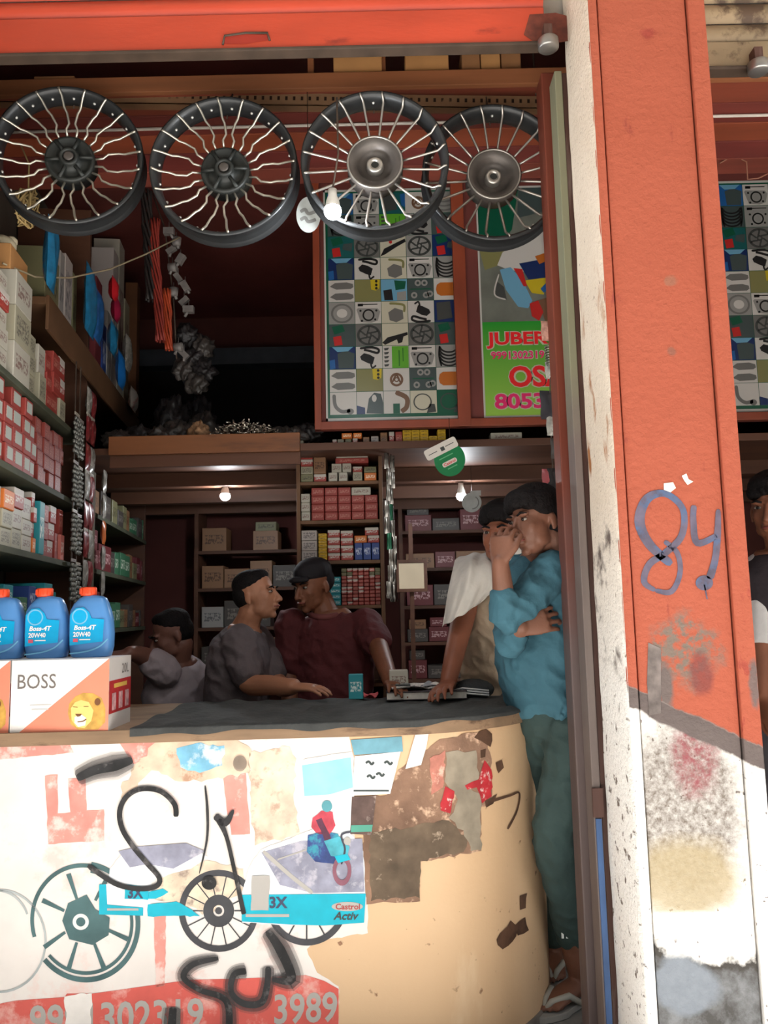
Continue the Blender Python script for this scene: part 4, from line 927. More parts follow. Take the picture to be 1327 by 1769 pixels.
UP = ['bottom of', 'second up in', 'third up in', 'fourth up in', 'fifth up in', 'sixth up in', 'seventh up in', 'eighth up in', 'ninth up in', 'tenth up in']
DOWN = ['top of', 'second down', 'third down', 'fourth down', 'fifth down', 'sixth down', 'seventh down', 'eighth down']
def fill(z, t0, t1, hmax, seq, wr, hr, where, grp, gap=.004, d=.2, panel=lambda t, i: False, d0=0.0):
    t = t0; i = 0
    while t < t1-.03:
        w = rnd.uniform(*wr); w = min(w, t1-t); y = 0; lev = 0; k = seq(t); hh = rnd.uniform(*hr); top = hmax*rnd.uniform(.82, 1.0)
        while y+hh <= top:
            wcarton(t+w/2, z+y, w-gap, hh-.001, d+rnd.uniform(-.02, .02), k if rnd.random() < .8 else seq(t), where+', %s its stack' % UP[min(lev, 9)], grp, panel(t, i), d0=d0+rnd.uniform(.004, .018)); y += hh; i += 1; lev += 1
            if rnd.random() < .15: hh = rnd.uniform(*hr)
        t += w
def pick(*a): return lambda t: rnd.choice(a)
# red row: white-labelled at the near end, plain further along
fill(1.711, -.1, .34, .28, lambda t: 'red', (.085, .105), (.064, .068), 'with white label on the wall shelf', 'white-labelled red cartons', panel=lambda t, i: True)
fill(1.711, .345, .70, .285, lambda t: 'red2', (.07, .085), (.055, .06), 'without label on the wall shelf', 'plain red cartons on the wall shelf')
# row above: mixed whites
fill(2.001, -.1, .02, .36, lambda t: rnd.choice(['red', 'rw', 'white']), (.08, .1), (.06, .08), 'piled above the labelled red cartons', 'cartons piled above the red stack')
for lv_, k_ in enumerate(('white', 'cream', 'white')): wcarton(.115, 2.001+.12*lv_, .17, .1195, .2, k_, 'in the near tower under the cardboard box, %s its stack' % UP[lv_], 'near carton tower')
fill(2.001, .205, .34, .30, lambda t: rnd.choice(['white', 'cream', 'cream', 'green', 'white']), (.09, .13), (.06, .1), 'piled pale above the red row', 'pale cartons above the red row')
fill(2.001, .345, .70, .262, lambda t: rnd.choice(['red', 'cream', 'white', 'cream', 'rw']), (.06, .1), (.05, .12), 'packed under the brown fascia board', 'cartons under the fascia board')
# row below: mixed
fill(1.451, -.1, .36, .23, lambda t: rnd.choice(['cream', 'white', 'pale', 'orange', 'white', 'rw']), (.08, .11), (.05, .075), 'in the mixed row under the reds', 'mixed cartons under the red stack')
wcarton(.40, 1.451, .06, .19, .16, 'teal', 'standing upright in the mixed row', None)
fill(1.451, .44, .62, .24, lambda t: rnd.choice(['orange', 'rw', 'red', 'brown']), (.08, .1), (.055, .075), 'in the warm mixed row', 'warm cartons on the wall shelf')
fill(1.451, .625, .75, .22, lambda t: rnd.choice(['red', 'pink']), (.05, .06), (.1, .11), 'standing tall ending the mixed row', 'tall red cartons on the wall shelf')
fill(1.171, -.1, .75, .2, lambda t: rnd.choice(['teal', 'green', 'olive', 'blue', 'olive']), (.07, .11), (.06, .1), 'behind the oil bottles', 'cartons behind the oil bottles')
# deeper bays
for z, hm in ((1.171, .2), (1.451, .2), (1.711, .17)):
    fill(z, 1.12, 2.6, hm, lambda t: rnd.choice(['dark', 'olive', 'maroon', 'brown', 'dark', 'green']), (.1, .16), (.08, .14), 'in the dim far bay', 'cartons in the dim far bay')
# cardboard box, white printed box and lumps at the near top
top = 2.001+.36
a = on_left(35, 510); cb = carton(LW(.115, .11, 2.3615), .18, .18, .085, m_card, 'small open brown cardboard box on top of the near carton pile', None, rz=LWR, name='cardboard_box')
cz_ = 2.3615+.0855
bm_ = MB(); bm_.ball((0, 0, .032), (.05, .045, .034), 14); bm_.ball((.03, .01, .05), (.02, .02, .018), 10)
o = bm_.obj('paper_cup', M('crumpled_white_paper', (214, 202, 172), .8, var=.1, bump=.3, bscale=30), local=True); o.location = LW(.115, .08, cz_-.002); tag(o, 'crumpled white paper lump on the small cardboard box', 'paper')
# straw bundle hanging at the near corner
st = thing('straw_bundle', 'bundle of pale straw string hanging under the near wheel', 'string', LW(.10, -.02, 2.50))
for k in range(16):
    a = rnd.uniform(0, 6.28); r1 = rnd.uniform(.02, .055); p = []
    for j in range(9):
        s = j/8*6.28+a; p.append(LW(.02+r1*math.cos(s), -.03+rnd.uniform(-.03, .03), 2.565+r1*1.1*math.sin(s)+rnd.uniform(-.01, .01)))
    MB().tube(p, .0035, 5).obj('strand', M('straw', (176, 150, 100), .8, var=.25), st)
MB().tube([LW(.02, -.03, 2.56), LW(.02, -.03, 2.72), LW(.02, .0, 2.79)], .003, 5).obj('hanging_cord', MATS['straw'], st)
# chain packs and red sachets hanging at the end of the near bay
m_chain = M('dull_chain_metal', (126, 126, 120), .4, .55, var=.45, scale=60)
for c_, px0 in enumerate((116, 128)):
    for r in range(4):
        z1_ = 2.06-.20*r-.01*c_; t = .76+.075*c_
        h_ = thing('chain_pack', 'flat silver chain pack hanging beside the red cartons, %s its column' % DOWN[r], 'chain pack', LW(t, -.02, z1_-.185), 'hanging silver chain packs')
        b = MB()
        for kx in range(5):
            for kz in range(8):
                p = LW(t-.028+.014*kx, -.022-.004*((kx+kz) % 2), z1_-.16+.019*kz); b.ball(p, (.008, .008, .0105), 6)
        b.obj('chain_links', m_chain, h_)
        wall_box('header_card', t-.034, t+.034, -.026, -.022, z1_-.012, z1_, CM['pale'] if (r+c_) % 2 else CM['white'], h_)
    wall_box('hanging_strip', .76+.075*c_-.004, .76+.075*c_+.004, -.018, -.014, 1.2, 2.28, m_dkrail, shelf)
def sachet(c, w, h, rz, mat, label, grp, cat='packet', name='hanging_sachet', header=None, bulge=.012, rx=0.0):
    def fn(s):
        def f(u, v):
            e = max(0, 1-(2*u-1)**4)*max(0, 1-(2*v-1)**4); wob = 1+.05*math.sin(9*v+c[2]*40)
            return Vector(((u-.5)*w*wob, s*(bulge*e*(.75+.25*math.sin(7*u+5*v+c[0]*50))+.0006), (v-.5)*h))
        return f
    mb = MB(); mb.grid(fn(-1), 6, 8); mb.grid(fn(1), 6, 8)
    o = mb.obj(name, mat, local=True); o.location = c; o.rotation_euler = (rx, 0, rz); tag(o, label, cat, grp); ORG[o.name] = Vector(c)
    if header: MB().box((0, 0, h/2), (w*.9, .004, h*.16)).obj('header_card', header, parent=o, local=True)
    return o
m_sr = M('sachet_maroon', (128, 46, 48), .3, var=.4, scale=40, rgb2=(196, 170, 160), thr=.62, scale2=40); m_sg = M('sachet_clear', (150, 146, 138), .25, var=.35, scale=40, rgb2=(214, 210, 202), thr=.6, scale2=30)
m_st = M('sachet_teal', (36, 110, 150), .3, var=.35, scale=30, rgb2=(170, 60, 70), thr=.68, scale2=20)
for c_ in range(2):
    for r in range(7):
        sachet(LW(.93+.085*c_, -.03, 2.16-.125*r), .07, .115, LWR, m_sr if (r+c_) % 3 else m_sg, ('maroon' if (r+c_) % 3 else 'clear')+' foil sachet hanging beside the chain packs, %s its strip' % DOWN[r], 'hanging foil sachets', header=CM['white'] if r % 2 else None)
for r in range(6): sachet(LW(1.28, -.03, 1.86-.12*r), .055, .11, LWR, m_sg if r != 2 else M('sachet_orange', (190, 100, 50), .3), ('orange' if r == 2 else 'small clear')+' packet hanging below the loft corner, %s the string' % DOWN[r], 'packets below the loft corner')
# goods on the upper shelf, in front of the maroon wall
UZ = 2.4005; ug = 'goods on the upper wall shelf'
def upper(px0, px1, ytop, k, lab, d=.14, mat=None, base=UZ):
    t0, _ = on_left(px0, 600); t1, _ = on_left(px1, 600); t = (t0+t1)/2; zt = on_left((px0+px1)/2, ytop)[1]
    return carton(LW(t, .02+d/2, base), max(.03, t1-t0-.004), d, max(.04, zt-base), mat or cm(k), lab, None, rz=LWR)
upper(84, 108, 435, 'olive', 'olive carton at the near end of the upper shelf')
upper(109, 117, 430, 'grey', 'thin grey carton on the upper shelf beside the olive one')
upper(118, 131, 440, 'pale', 'narrow pale carton on the upper shelf'); upper(132, 139, 470, 'olive', 'narrow olive carton on the upper shelf')
upper(172, 182, 480, 'maroon', 'maroon carton behind the blue pouches on the upper shelf')
upper(184, 191, 560, 'blue', 'small blue carton on the upper shelf'); upper(192, 199, 540, 'grey', 'grey carton on the upper shelf past the red card')
upper(200, 209, 430, 'pale', 'tall pale grey carton near the brown post on the upper shelf'); upper(210, 219, 415, 'white', 'tall white carton near the brown post on the upper shelf'); upper(221, 229, 520, 'cream', 'cream carton against the brown post')
for i, (px, y, w, h, mt, lb) in enumerate(((76, 440, .10, .26, m_st, 'slanting blue plastic packet leaning at the near end of the upper shelf'), (145, 520, .16, .30, m_st, 'large blue pouch standing on the upper shelf'), (158, 545, .14, .24, M('sachet_blue', (40, 92, 150), .3, var=.4, scale=30), 'dark blue pouch behind the large blue one'),
        (188, 500, .10, .11, M('card_red', (200, 36, 44), .4, var=.1), 'bright red card packet hanging over the upper shelf'), (192, 535, .09, .12, M('card_crimson', (150, 30, 60), .4, var=.2), 'crimson packet hanging under the red card'),
        (186, 585, .12, .16, m_st, 'blue and pink pouch low on the upper shelf'), (200, 640, .14, .18, M('sachet_bright_blue', (30, 104, 176), .3, var=.3), 'bright blue pouch near the far end of the upper shelf'), (222, 690, .16, .12, M('card_redwhite', (206, 196, 184), .4, var=.2, rgb2=(190, 50, 50), thr=.6, scale2=9), 'red and white packet at the far end of the upper shelf'), (212, 610, .12, .2, m_sg, 'clear grey packet on the upper shelf'))):
    t, z = on_left(px, y, -.02); sachet(LW(t, -.045, max(z, UZ+h/2+.001) if i in (1, 2) else z), w, h, LWR, mt, lb, None, cat='pouch', name='pouch', bulge=.025, header=None)
t, z = on_left(185, 498, -.05)
fill(2.401, .80, 2.08, .42, lambda t: rnd.choice(['olive', 'blue', 'grey', 'maroon', 'brown', 'pale', 'green', 'dark', 'olive']), (.07, .13), (.09, .2), 'in the upper shelf back row', 'back row on the upper shelf', d=.12, d0=.165)
# wire strung across the upper goods
wr = [LW(-.1, -.06, 2.72), LW(.3, -.06, 2.60), LW(.9, -.06, 2.66), LW(1.6, -.05, 2.92)]
tag(MB().tube([P(5, 455, 2.5), P(60, 478, 2.7), P(120, 480, 2.9), P(190, 465, 3.1), P(250, 440, 3.3), P(310, 410, 3.4)], .0035, 6).obj('strung_line', M('beige_cord', (150, 136, 110), .7)), 'slack beige cord strung across the upper shelf goods', 'cord')
# ---------------------------------------------------------------- hanging clusters left of the loft opening
def cluster(name, pxs, Y, mat, label, cat, r=.006, n=6, tw=.012, group=None):
    t = thing(name, label, cat, P(*pxs[-1], Y), group)
    for k in range(n):
        ph = k*6.28/n; pts = []
        for i, (x, y) in enumerate(pxs):
            q0 = P(x, y, Y); pts.append(q0+Vector((tw*math.cos(ph+i*1.3), tw*math.sin(ph+i*1.3), 0)))
        sm = []
        for i in range(len(pts)-1):
            for j in range(4): sm.append(pts[i].lerp(pts[i+1], j/4))
        sm.append(pts[-1]); MB().tube(sm, r, 6).obj('strand', mat, t)
    return t
yh = 3.75
cluster('cable_hank', [(252, 330), (255, 390), (258, 430), (260, 470), (262, 520)], yh, M('black_cable', (46, 40, 38), .5), 'twisted hank of black cable hanging beside the loft', 'cable', .007, 7, .025)
cluster('tube_bunch', [(268, 380), (266, 430), (270, 480), (275, 530), (278, 590)], yh, M('dull_red_tube', (140, 50, 40), .5, var=.3), 'bunch of dull red rubber tubes hanging beside the loft', 'tubes', .006, 8, .022)
cluster('tube_bunch', [(288, 500), (290, 540), (290, 575), (292, 605)], yh, M('orange_red_tube', (170, 66, 36), .5, var=.3), 'short bunch of orange-red tubes below the white fittings', 'tubes', .006, 6, .016)
m_fit = M('grey_plastic_fitting', (118, 112, 108), .45, var=.3, scale=20)
ff = 'pale fittings hanging beside the loft'
for i, (x, y) in enumerate(((292, 400), (305, 418), (296, 432), (312, 448), (298, 462), (308, 480), (320, 495), (300, 505), (318, 520), (326, 535), (308, 600), (318, 612))):
    c0 = P(x, y, yh+.02*(i % 3)); b = MB(); (b.box(c0, (.05, .03, .032), rot=Matrix.Rotation(i*.7, 3, 'Y')) if i % 3 == 0 else b.lathe([(0, -.02), (.02, -.02), (.024, .02), (.019, .02), (.015, -.012), (0, -.012)], c0, 'Z' if i % 2 else 'X', 12) if i % 3 == 1 else b.box(c0, (.026, .02, .05), rot=Matrix.Rotation(i*.5, 3, 'Y'))); b.tube([c0, c0+Vector((.02*math.cos(i), 0, -.035))], .007, 7); b.tube([c0, c0+Vector((0, .0, .05))], .002, 4)
    tag(b.obj('hanging_fitting', m_fit), 'pale grey plastic fitting hanging in the cluster beside the loft', 'fitting', ff)
tag(MB().tube([P(262, 330, yh+.05), P(285, 395, yh+.05), P(300, 520, yh+.05), P(305, 620, yh+.05)], .004, 6).obj('hanging_rope', M('dark_rope', (70, 56, 46), .8)), 'dark rope that the pale fittings are tied to', 'rope')
# bags and loose metal on the loft edge
m_bag = M('cloudy_plastic', (62, 56, 52), .4, var=.35, scale=14, bump=.5, bscale=18); m_bag2 = M('dark_plastic', (36, 32, 32), .45, var=.35, scale=14, bump=.5, bscale=18)
zf = zL
def lump(px, py, Y, rx, rz_, mat, label, grp='plastic bags on the loft', sit=True, seed=0):
    c0 = P(px, py, Y); rr = random.Random(seed+px); b = MB(); n1, n2 = 16, 10
    ph = [rr.uniform(0, 6) for _ in range(6)]
    def f(u, v):
        th = v*math.pi; a = u*2*math.pi; k = 1+.12*math.sin(3*a+ph[0])*math.sin(th)+.10*math.sin(5*a+ph[1]+4*th)+.07*math.sin(9*a+7*th+ph[2])*math.sin(th)
        return Vector((math.sin(th)*math.cos(a)*rx*k, math.sin(th)*math.sin(a)*rx*.8*k, math.cos(th)*rz_*k))
    b.grid(f, 44, 26); o = b.obj('plastic_bag', mat, local=True)
    sd_ = Vector((seed*3.1, px*.7, 1.3))
    for v in o.data.vertices:
        k = abs(noise.noise(v.co*22+sd_))*.9+abs(noise.noise(v.co*48+sd_))*.5; v.co *= (1.12-.62*k)
    lo = min(v.co.z for v in o.data.vertices)
    o.location = (c0.x, c0.y, (zf-lo-.002) if sit else c0.z); tag(o, label, 'bag', grp); return o
for i, (x, Y, rx, rz_) in enumerate(((205, 3.70, .07, .05), (240, 3.72, .07, .06), (275, 3.70, .07, .055), (310, 3.74, .08, .07), (352, 3.86, .09, .10), (298, 3.96, .10, .15), (345, 4.08, .09, .16), (500, 3.72, .09, .05), (535, 3.75, .08, .06))):
    lump(x, 740, Y, rx, rz_, m_bag if i in (0, 2, 3, 4, 7) else m_bag2, ('cloudy grey' if i in (0, 2, 3, 4, 7) else 'dark') + ' crumpled plastic bag lying along the loft edge', seed=i)
for i, (x, y) in enumerate(((318, 640), (335, 620), (350, 600), (322, 580), (340, 660), (352, 640))): lump(x, y, 3.95, .06, .06, m_bag2 if i % 2 else m_bag, ('dark' if i % 2 else 'cloudy grey') + ' plastic bag hanging in the heap beside the loft opening', sit=False, seed=i*5, grp='bags heaped by the loft opening')
b = MB(); m_bits = M('shiny_metal_bits', (206, 196, 180), .25, .85, var=.3, scale=90)
for k in range(650):
    u = rnd.random(); x = 352+140*u; hgt = .04+.085*(1-(2*abs(u-.5))**2.2)*rnd.random()
    c0 = P(x, 745, 3.64+.16*rnd.random()); c0.z = zf+.006+hgt
    dv = Vector((rnd.uniform(-1, 1), rnd.uniform(-1, 1), rnd.uniform(-.6, .6))).normalized()*rnd.uniform(.006, .013)
    b.tube([c0-dv, c0, c0+dv*.9, c0+dv*1.3], [.0045, .0045, .003, .0015], 6)
o = b.obj('spark_plug_pile', m_bits); tag(o, 'heap of small shiny metal plugs on the loft edge', 'metal parts', kind='stuff')
o = lump(345, 740, 3.66, .05, .06, M('tan_net', (140, 106, 76), .8, var=.5, scale=60), 'tan net bag of small bright fittings on the loft edge', None, seed=3)
# ledge with tiny cartons above the cabinet
g = 'tiny cartons on the ledge above the cabinet'
def ledge(px0, px1, y0, y1, k, lab, base=None):
    a, b_ = P(px0, y1, 3.62), P(px1, y0, 3.62); zb = base if base is not None else zL
    h = (P(px0, y0, 3.62)-P(px0, y1, 3.62)).z
    return carton(((a.x+b_.x)/2, 3.66, zb), b_.x-a.x-.001, .07, h, cm(k), lab, g, name='tiny_carton'), zb+h
for px0, px1, y0, y1, k in ((512, 524, 754, 762, 'cream'), (574, 582, 752, 761, 'rw'), (583, 594, 752, 761, 'cream'), (596, 607, 751, 760, 'olive'), (609, 618, 749, 759, 'rw'), (627, 638, 748, 760, 'brown'), (641, 654, 746, 759, 'pale'), (657, 669, 740, 759, 'brown'), (672, 681, 738, 758, 'rw'), (683, 695, 738, 758, 'red')):
    ledge(px0, px1, y0, y1, k, '%s tiny carton on the ledge above the cabinet' % WORD[k])
for px0, px1 in ((590, 608), (610, 625)): ledge(px0, px1, 740, 750, 'orange', 'orange tiny carton stacked on the ledge cartons', zL+.0255)
for c_ in range(5):
    zz = zL
    for r in range(4 if c_ != 3 else 2):
        _, zz = ledge(696+15*c_, 710.5+15*c_, 752, 757.5, 'yellow', 'flat yellow carton in the little yellow stack on the ledge', zz)
ledge(848, 902, 741, 755, 'white', 'long white carton on the ledge under the green poster')
# ---------------------------------------------------------------- centre cabinet
YC = 3.76
xa_, xb_ = PX(514, YC), PX(666, YC)
cab = thing('parts_cabinet', 'narrow open wooden cabinet full of red spare-part cartons', 'cabinet', ((xa_+xb_)/2, YC+.12, 0))
m_cab = M('cabinet_wood', (112, 80, 56), .6, var=.3, scale=6, stretch=(1, 1, .3))
zt = zL-.102
for x in (xa_, xb_-.018): bevel_obj(MB().box2((x, YC, 0), (x+.018, YC+.25, zL-.031)).obj('side_panel', m_cab, cab), .002)
MB().box2((xa_, YC+.24, 0), (xb_, YC+.25, zL-.031)).obj('back_panel', m_dwood, cab)
SZ = [P(590, y, YC).z for y in (831, 898, 968, 1046)]
for z in SZ+[.55, .9]: bevel_obj(MB().box2((xa_+.018, YC+.002, z-.016), (xb_-.018, YC+.24, z)).obj('shelf_board', m_cab, cab), .002)
EX = (PX(600, YC)-PX(500, YC))/100
xc0, xc1 = xa_+.020, xb_-.020
def cc(px0, px1, h, k, lab, base, grp, d=.16, dy=.006):
    """a carton in the cabinet, between two columns of the shelf; returns its top"""
    a = xc0+(px0-520)/(663-520)*(xc1-xc0); b_ = xc0+(px1-520)/(663-520)*(xc1-xc0)
    carton(((a+b_)/2, YC+dy+d/2, base), b_-a-.002, d, h-.0008, cm(k), lab, grp, name='tiny_carton' if px1-px0 < 11 else 'small_carton')
    return base+h
px = EX
def col(px0, px1, items, base, grp, tail):
    z = base+.0008
    for lv, (hpx, k) in enumerate(items): z = cc(px0, px1, hpx*px, k, '%s carton %s' % (WORD[k], tail)+(', %s its stack' % UP[lv] if len(items) > 1 else ''), z, grp, dy=rnd.uniform(.004, .012))
    return z
g = 'cartons on the top cabinet shelf'; T = 'on the cluttered top cabinet shelf'
col(520, 543, [(14, 'olive'), (14, 'cream'), (13, 'rw'), (13, 'rw')], SZ[0], g, T); col(544, 567, [(14, 'rw'), (30, 'brown')], SZ[0], g, T)
col(571, 588, [(16, 'white'), ], SZ[0], g, T); col(590, 607, [(16, 'white')], SZ[0], g, T); col(577, 596, [(16, 'white')], SZ[0]+16*px, g, T); col(597, 614, [(16, 'white')], SZ[0]+16*px, g, T)
col(616, 634, [(16, 'cream'), (10, 'rw')], SZ[0], g, T); col(637, 660, [(14, 'orange'), (11, 'olive')], SZ[0], g, T)
z = cc(584, 646, 10*px, 'red', 'long red carton laid across the white cartons', SZ[0]+32*px, None); z = cc(586, 645, 6*px, 'white', 'long flat white carton on the long red one', z, None); cc(590, 628, 9*px, 'pale', 'short white carton topping the cabinet pile', z, None)
g = 'cartons on the red cabinet shelf'
for c_ in range(5):
    x0 = 539+24.6*c_; col(x0, x0+24, [(14.5, 'red')]*(4 if c_ < 3 else 3), SZ[1], g, 'in the even red cabinet stack')
col(520, 537, [(16, 'white')]*3, SZ[1], g, 'in the white column beside the red stack'); cc(613, 649, 14*px, 'white', 'single long white carton on top of the red stack', SZ[1]+43.5*px, None)
g = 'cartons on the third cabinet shelf'
col(520, 549, [(18, 'pale')]*3, SZ[2], g, 'in the grey cabinet column'); col(551, 567, [(6, 'yellow')]*8, SZ[2], g, 'in the thin yellow stack')
col(568, 591, [(13.4, 'rw')]*4, SZ[2], g, 'with white lids beside the yellow stack'); col(592, 615, [(13, 'rw')]*4, SZ[2], g, 'with white lids beside the yellow stack')
for i in range(3): col(617+15.5*i, 632+15.5*i, [(30, 'blue')], SZ[2], g, 'standing upright beside the white-lidded cartons')
z = SZ[2]+30*px; z2 = cc(617, 640, 13*px, 'orange', 'orange carton lying on the blue cartons', z, None); cc(641, 663, 13*px, 'rw', 'red and white carton lying on the blue cartons', z, None); cc(636, 662, 14*px, 'rw', 'topmost red and white carton above the blue ones', z+13*px, None)
g = 'tiny cartons on the fourth cabinet shelf'
for c_ in range(7):
    x0 = 592+10.2*c_; k0 = 'red'
    col(x0, x0+10, [(6.4, rnd.choice(['red', 'red', 'red', 'rw', 'pink', 'olive'] if r > 7 else ['red', 'red', 'rw', 'red2']))for r in range(10)], SZ[3], g, 'in the grid of tiny cartons')
col(570, 591, [(10, 'teal')]*5, SZ[3]+.0, g, 'in the teal column beside the tiny red grid'); col(535, 569, [(16, 'grey')]*3, SZ[3], g, 'behind the capped man')
# foil strips hanging on the cabinet edge
m_foil = M('crinkled_foil', (150, 146, 140), .25, .9, var=.3, scale=40); m_foilg = M('green_foil', (40, 110, 80), .3, .3, var=.4, scale=40)
for s_ in range(2):
    t = thing('foil_strip', 'hanging strip of silver foil sachets on the cabinet edge', 'packet', P(672+6*s_, 1040, 3.70+.02*s_), 'foil strips on the cabinet edge')
    for r in range(9):
        y = 795+28*r+6*s_; c0 = P(668+7*s_+3*math.sin(r*1.3+s_)+r*.8, y, 3.70+.02*s_)
        def f(u, v): return c0+Vector(((u-.5)*.022, -.006*math.sin(math.pi*v)*(1+.6*math.sin(8*u+r)), (v-.5)*.078))
        b = MB(); b.grid(f, 4, 5); b.grid(lambda u, v: f(u, v)+Vector((0, .006, 0)), 4, 5); b.obj('sachet', m_foilg if (r+2*s_) % 6 == 5 else m_foil, t)
    MB().tube([P(668+7*s_, 775, 3.71+.02*s_), P(672+7*s_+7, 1040, 3.71+.02*s_)], .002, 4).obj('strip_cord', m_dkrail, t)
MB().tube([P(668, 776, 3.70), P(668, 776, 3.78)], .003, 6).obj('strip_hook', m_dkrail, cab)
# ---------------------------------------------------------------- dim shelves at the back
def rack(x0, x1, Y, rows, name, label, seq, grp, where, d=.25, wr=(.1, .2), hr=(.09, .16)):
    t = thing(name, label, 'shelf', ((x0+x1)/2, Y+d/2, 0))
    for x in (x0, x1-.025): MB().box2((x, Y, 0), (x+.025, Y+d, rows[-1]+.3)).obj('upright', m_dwood, t)
    for z in rows: MB().box2((x0+.025, Y, z-.02), (x1-.025, Y+d, z)).obj('shelf_board', m_dwood, t)
    for z in rows:
        x = x0+.04
        while x < x1-.12:
            w = rnd.uniform(*wr); hh = rnd.uniform(*hr); k = rnd.choice(seq)
            if x+w > x1-.04: break
            if rnd.random() < .95:
                carton((x+w/2, Y+.015+d*.4, z+.001), w-.006, d*.7, hh, cm(k), '%s box %s' % (WORD[k], where), grp, name='storage_box')
                if rnd.random() < .4 and hh < .13: carton((x+w/2, Y+.02+d*.4, z+hh+.001), w*.8, d*.6, .06, cm(rnd.choice(seq)), 'small box stacked on another %s' % where, grp, name='storage_box')
            x += w
    return t
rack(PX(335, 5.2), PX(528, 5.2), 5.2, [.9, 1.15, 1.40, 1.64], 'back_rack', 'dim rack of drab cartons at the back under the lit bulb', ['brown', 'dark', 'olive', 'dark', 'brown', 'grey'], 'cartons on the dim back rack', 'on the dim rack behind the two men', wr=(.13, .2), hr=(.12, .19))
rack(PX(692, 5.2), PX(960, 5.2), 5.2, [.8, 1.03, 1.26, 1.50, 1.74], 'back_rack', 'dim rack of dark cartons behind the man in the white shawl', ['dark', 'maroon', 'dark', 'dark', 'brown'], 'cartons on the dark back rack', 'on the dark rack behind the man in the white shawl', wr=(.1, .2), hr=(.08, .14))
# framed mirror that catches the street light
mc = P(711, 995, 4.6); wx = .072; wz = .074
mir = thing('wall_mirror', 'small framed mirror at the back that reflects the bright street', 'mirror', mc-Vector((0, 0, wz)))
Rm = Matrix.Rotation(math.radians(-3), 3, 'X')
MB().box(mc, (2*wx, .004, 2*wz), rot=Rm).obj('glass', M('mirror_glass', (235, 222, 200), .05, 1.0, var=0), mir)
for dx, dz, sx, sz in ((-wx-.008, 0, .018, 2*wz+.034), (wx+.008, 0, .018, 2*wz+.034), (0, wz+.008, 2*wx, .018), (0, -wz-.008, 2*wx, .018)):
    MB().box(mc+Rm @ Vector((dx, -.004, dz)), (sx, .018, sz), rot=Rm).obj('frame_bar', m_dwood, mir)
MB().box2((mc.x-.012, mc.y+.005, 0), (mc.x+.012, mc.y+.03, mc.z+.3)).obj('stand_post', m_dwood, mir)
# ---------------------------------------------------------------- bulbs and danglers
m_led = M('led_glow', (244, 250, 255), .3, var=0, emit=130.0); m_bulbbase = M('bulb_base', (214, 212, 206), .4, var=.05)
def bulb(px, py, Y, label, r=.026, wire_to=None):
    c0 = P(px, py, Y); t = thing('led_bulb', label, 'light bulb', c0-Vector((0, 0, r)))
    MB().ball(c0, (r, r, r*.95), 16).obj('globe', m_led, t)
    MB().lathe([(r*.9, r*.35), (r*.75, r*1.2), (r*.5, r*1.9), (r*.5, r*2.6), (0, r*2.6)], c0, 'Z', 20).obj('base', m_bulbbase, t)
    top = wire_to or Vector((c0.x, c0.y, zL-.03))
    MB().tube([c0+Vector((0, 0, r*2.5)), c0.lerp(top, .5)+Vector((.01, 0, 0)), top], .003, 6).obj('flex', m_dkrail, t)
    return t
c0 = P(575, 365, 2.262); bulb(575, 365, 2.262, 'lit LED bulb hanging among the wheels', .026, Vector((c0.x+.02, 2.21, 2.72)))
bulb(389, 857, 4.15, 'lit LED bulb under the loft above the grey-shirted man', .026); bulb(797, 857, 4.15, 'lit LED bulb under the loft beside the round grey dangler', .026)
m_frost = M('frosted_dangler', (172, 176, 174), .3, var=.15, scale=20); m_gd = M('dangler_green', (18, 116, 66), .35, var=.1); m_wd = M('dangler_white', (208, 200, 190), .4, var=.05)
def SD(Y): return lambda px, py, l: P(px, py, Y-.002-.0008*l)
def dangler(name, label, Y, cx, cy, rx, ry, mat, tab=None, top=None):
    t = thing(name, label, 'dangler', P(cx, cy+ry, Y)); fl = Flat(SD(Y)); fl.ell(cx, cy, rx, ry, 36); fl.obj('disc_face', mat, t, 0)
    fb = Flat(lambda px, py, l: P(px, py, Y+.002)); fb.ell(cx, cy, rx, ry, 36); fb.obj('disc_back', mat, t, 0)
    MB().tube([P(cx, cy-ry, Y), top or (P(cx, cy-ry, Y)+Vector((0, 0, .15)))], .0012, 4).obj('thread', m_dkrail, t)
    return t, fl
t, fl = dangler('round_dangler', 'frosted oval dangler hanging beside the bulb among the wheels', 2.52, 533, 371, 21, 31, m_frost, top=Vector((P(533, 340, 2.52).x, 2.52, zD)))
for k in range(2): fl.stroke([(519, 366+14*k), (527, 362+14*k), (533, 369+14*k), (546, 365+14*k)], 6)
fl.obj('faded_print', M('faded_grey_print', (120, 120, 118), .6), t, 1)
t, fl = dangler('round_dangler', 'round grey dangler hanging beside the bulb under the loft', 4.1, 815, 868, 17, 17, m_frost, top=Vector((P(815, 850, 4.1).x, 4.1, zL-.03)))
fl.poly([(812, 848), (831, 847), (831, 856), (814, 858)]); fl.obj('tab', m_frost, t, 1); fl.ring(816, 868, 10, 12, 1, -60, 90); fl.obj('faded_print', MATS['faded_grey_print'], t, 1)
t, fl = dangler('promo_dangler', 'tilted green round dangler with a white banner across its top', 3.42, 777, 794, 27, 29, m_gd, top=Vector((P(780, 765, 3.42).x, 3.50, zp0+.03)))
def rot(pts, cx, cy, a): return [(cx+x*math.cos(a)-y*math.sin(a), cy+x*math.sin(a)+y*math.cos(a)) for x, y in pts]
an = math.radians(-27)
def rrect(w, h, r=4):
    o = []
    for sx, sy, a0 in ((1, 1, 0), (-1, 1, 90), (-1, -1, 180), (1, -1, 270)):
        for k in range(4):
            a = math.radians(a0+30*k); o.append((sx*(w/2-r)+r*math.cos(a), sy*(h/2-r)+r*math.sin(a)))
    return o
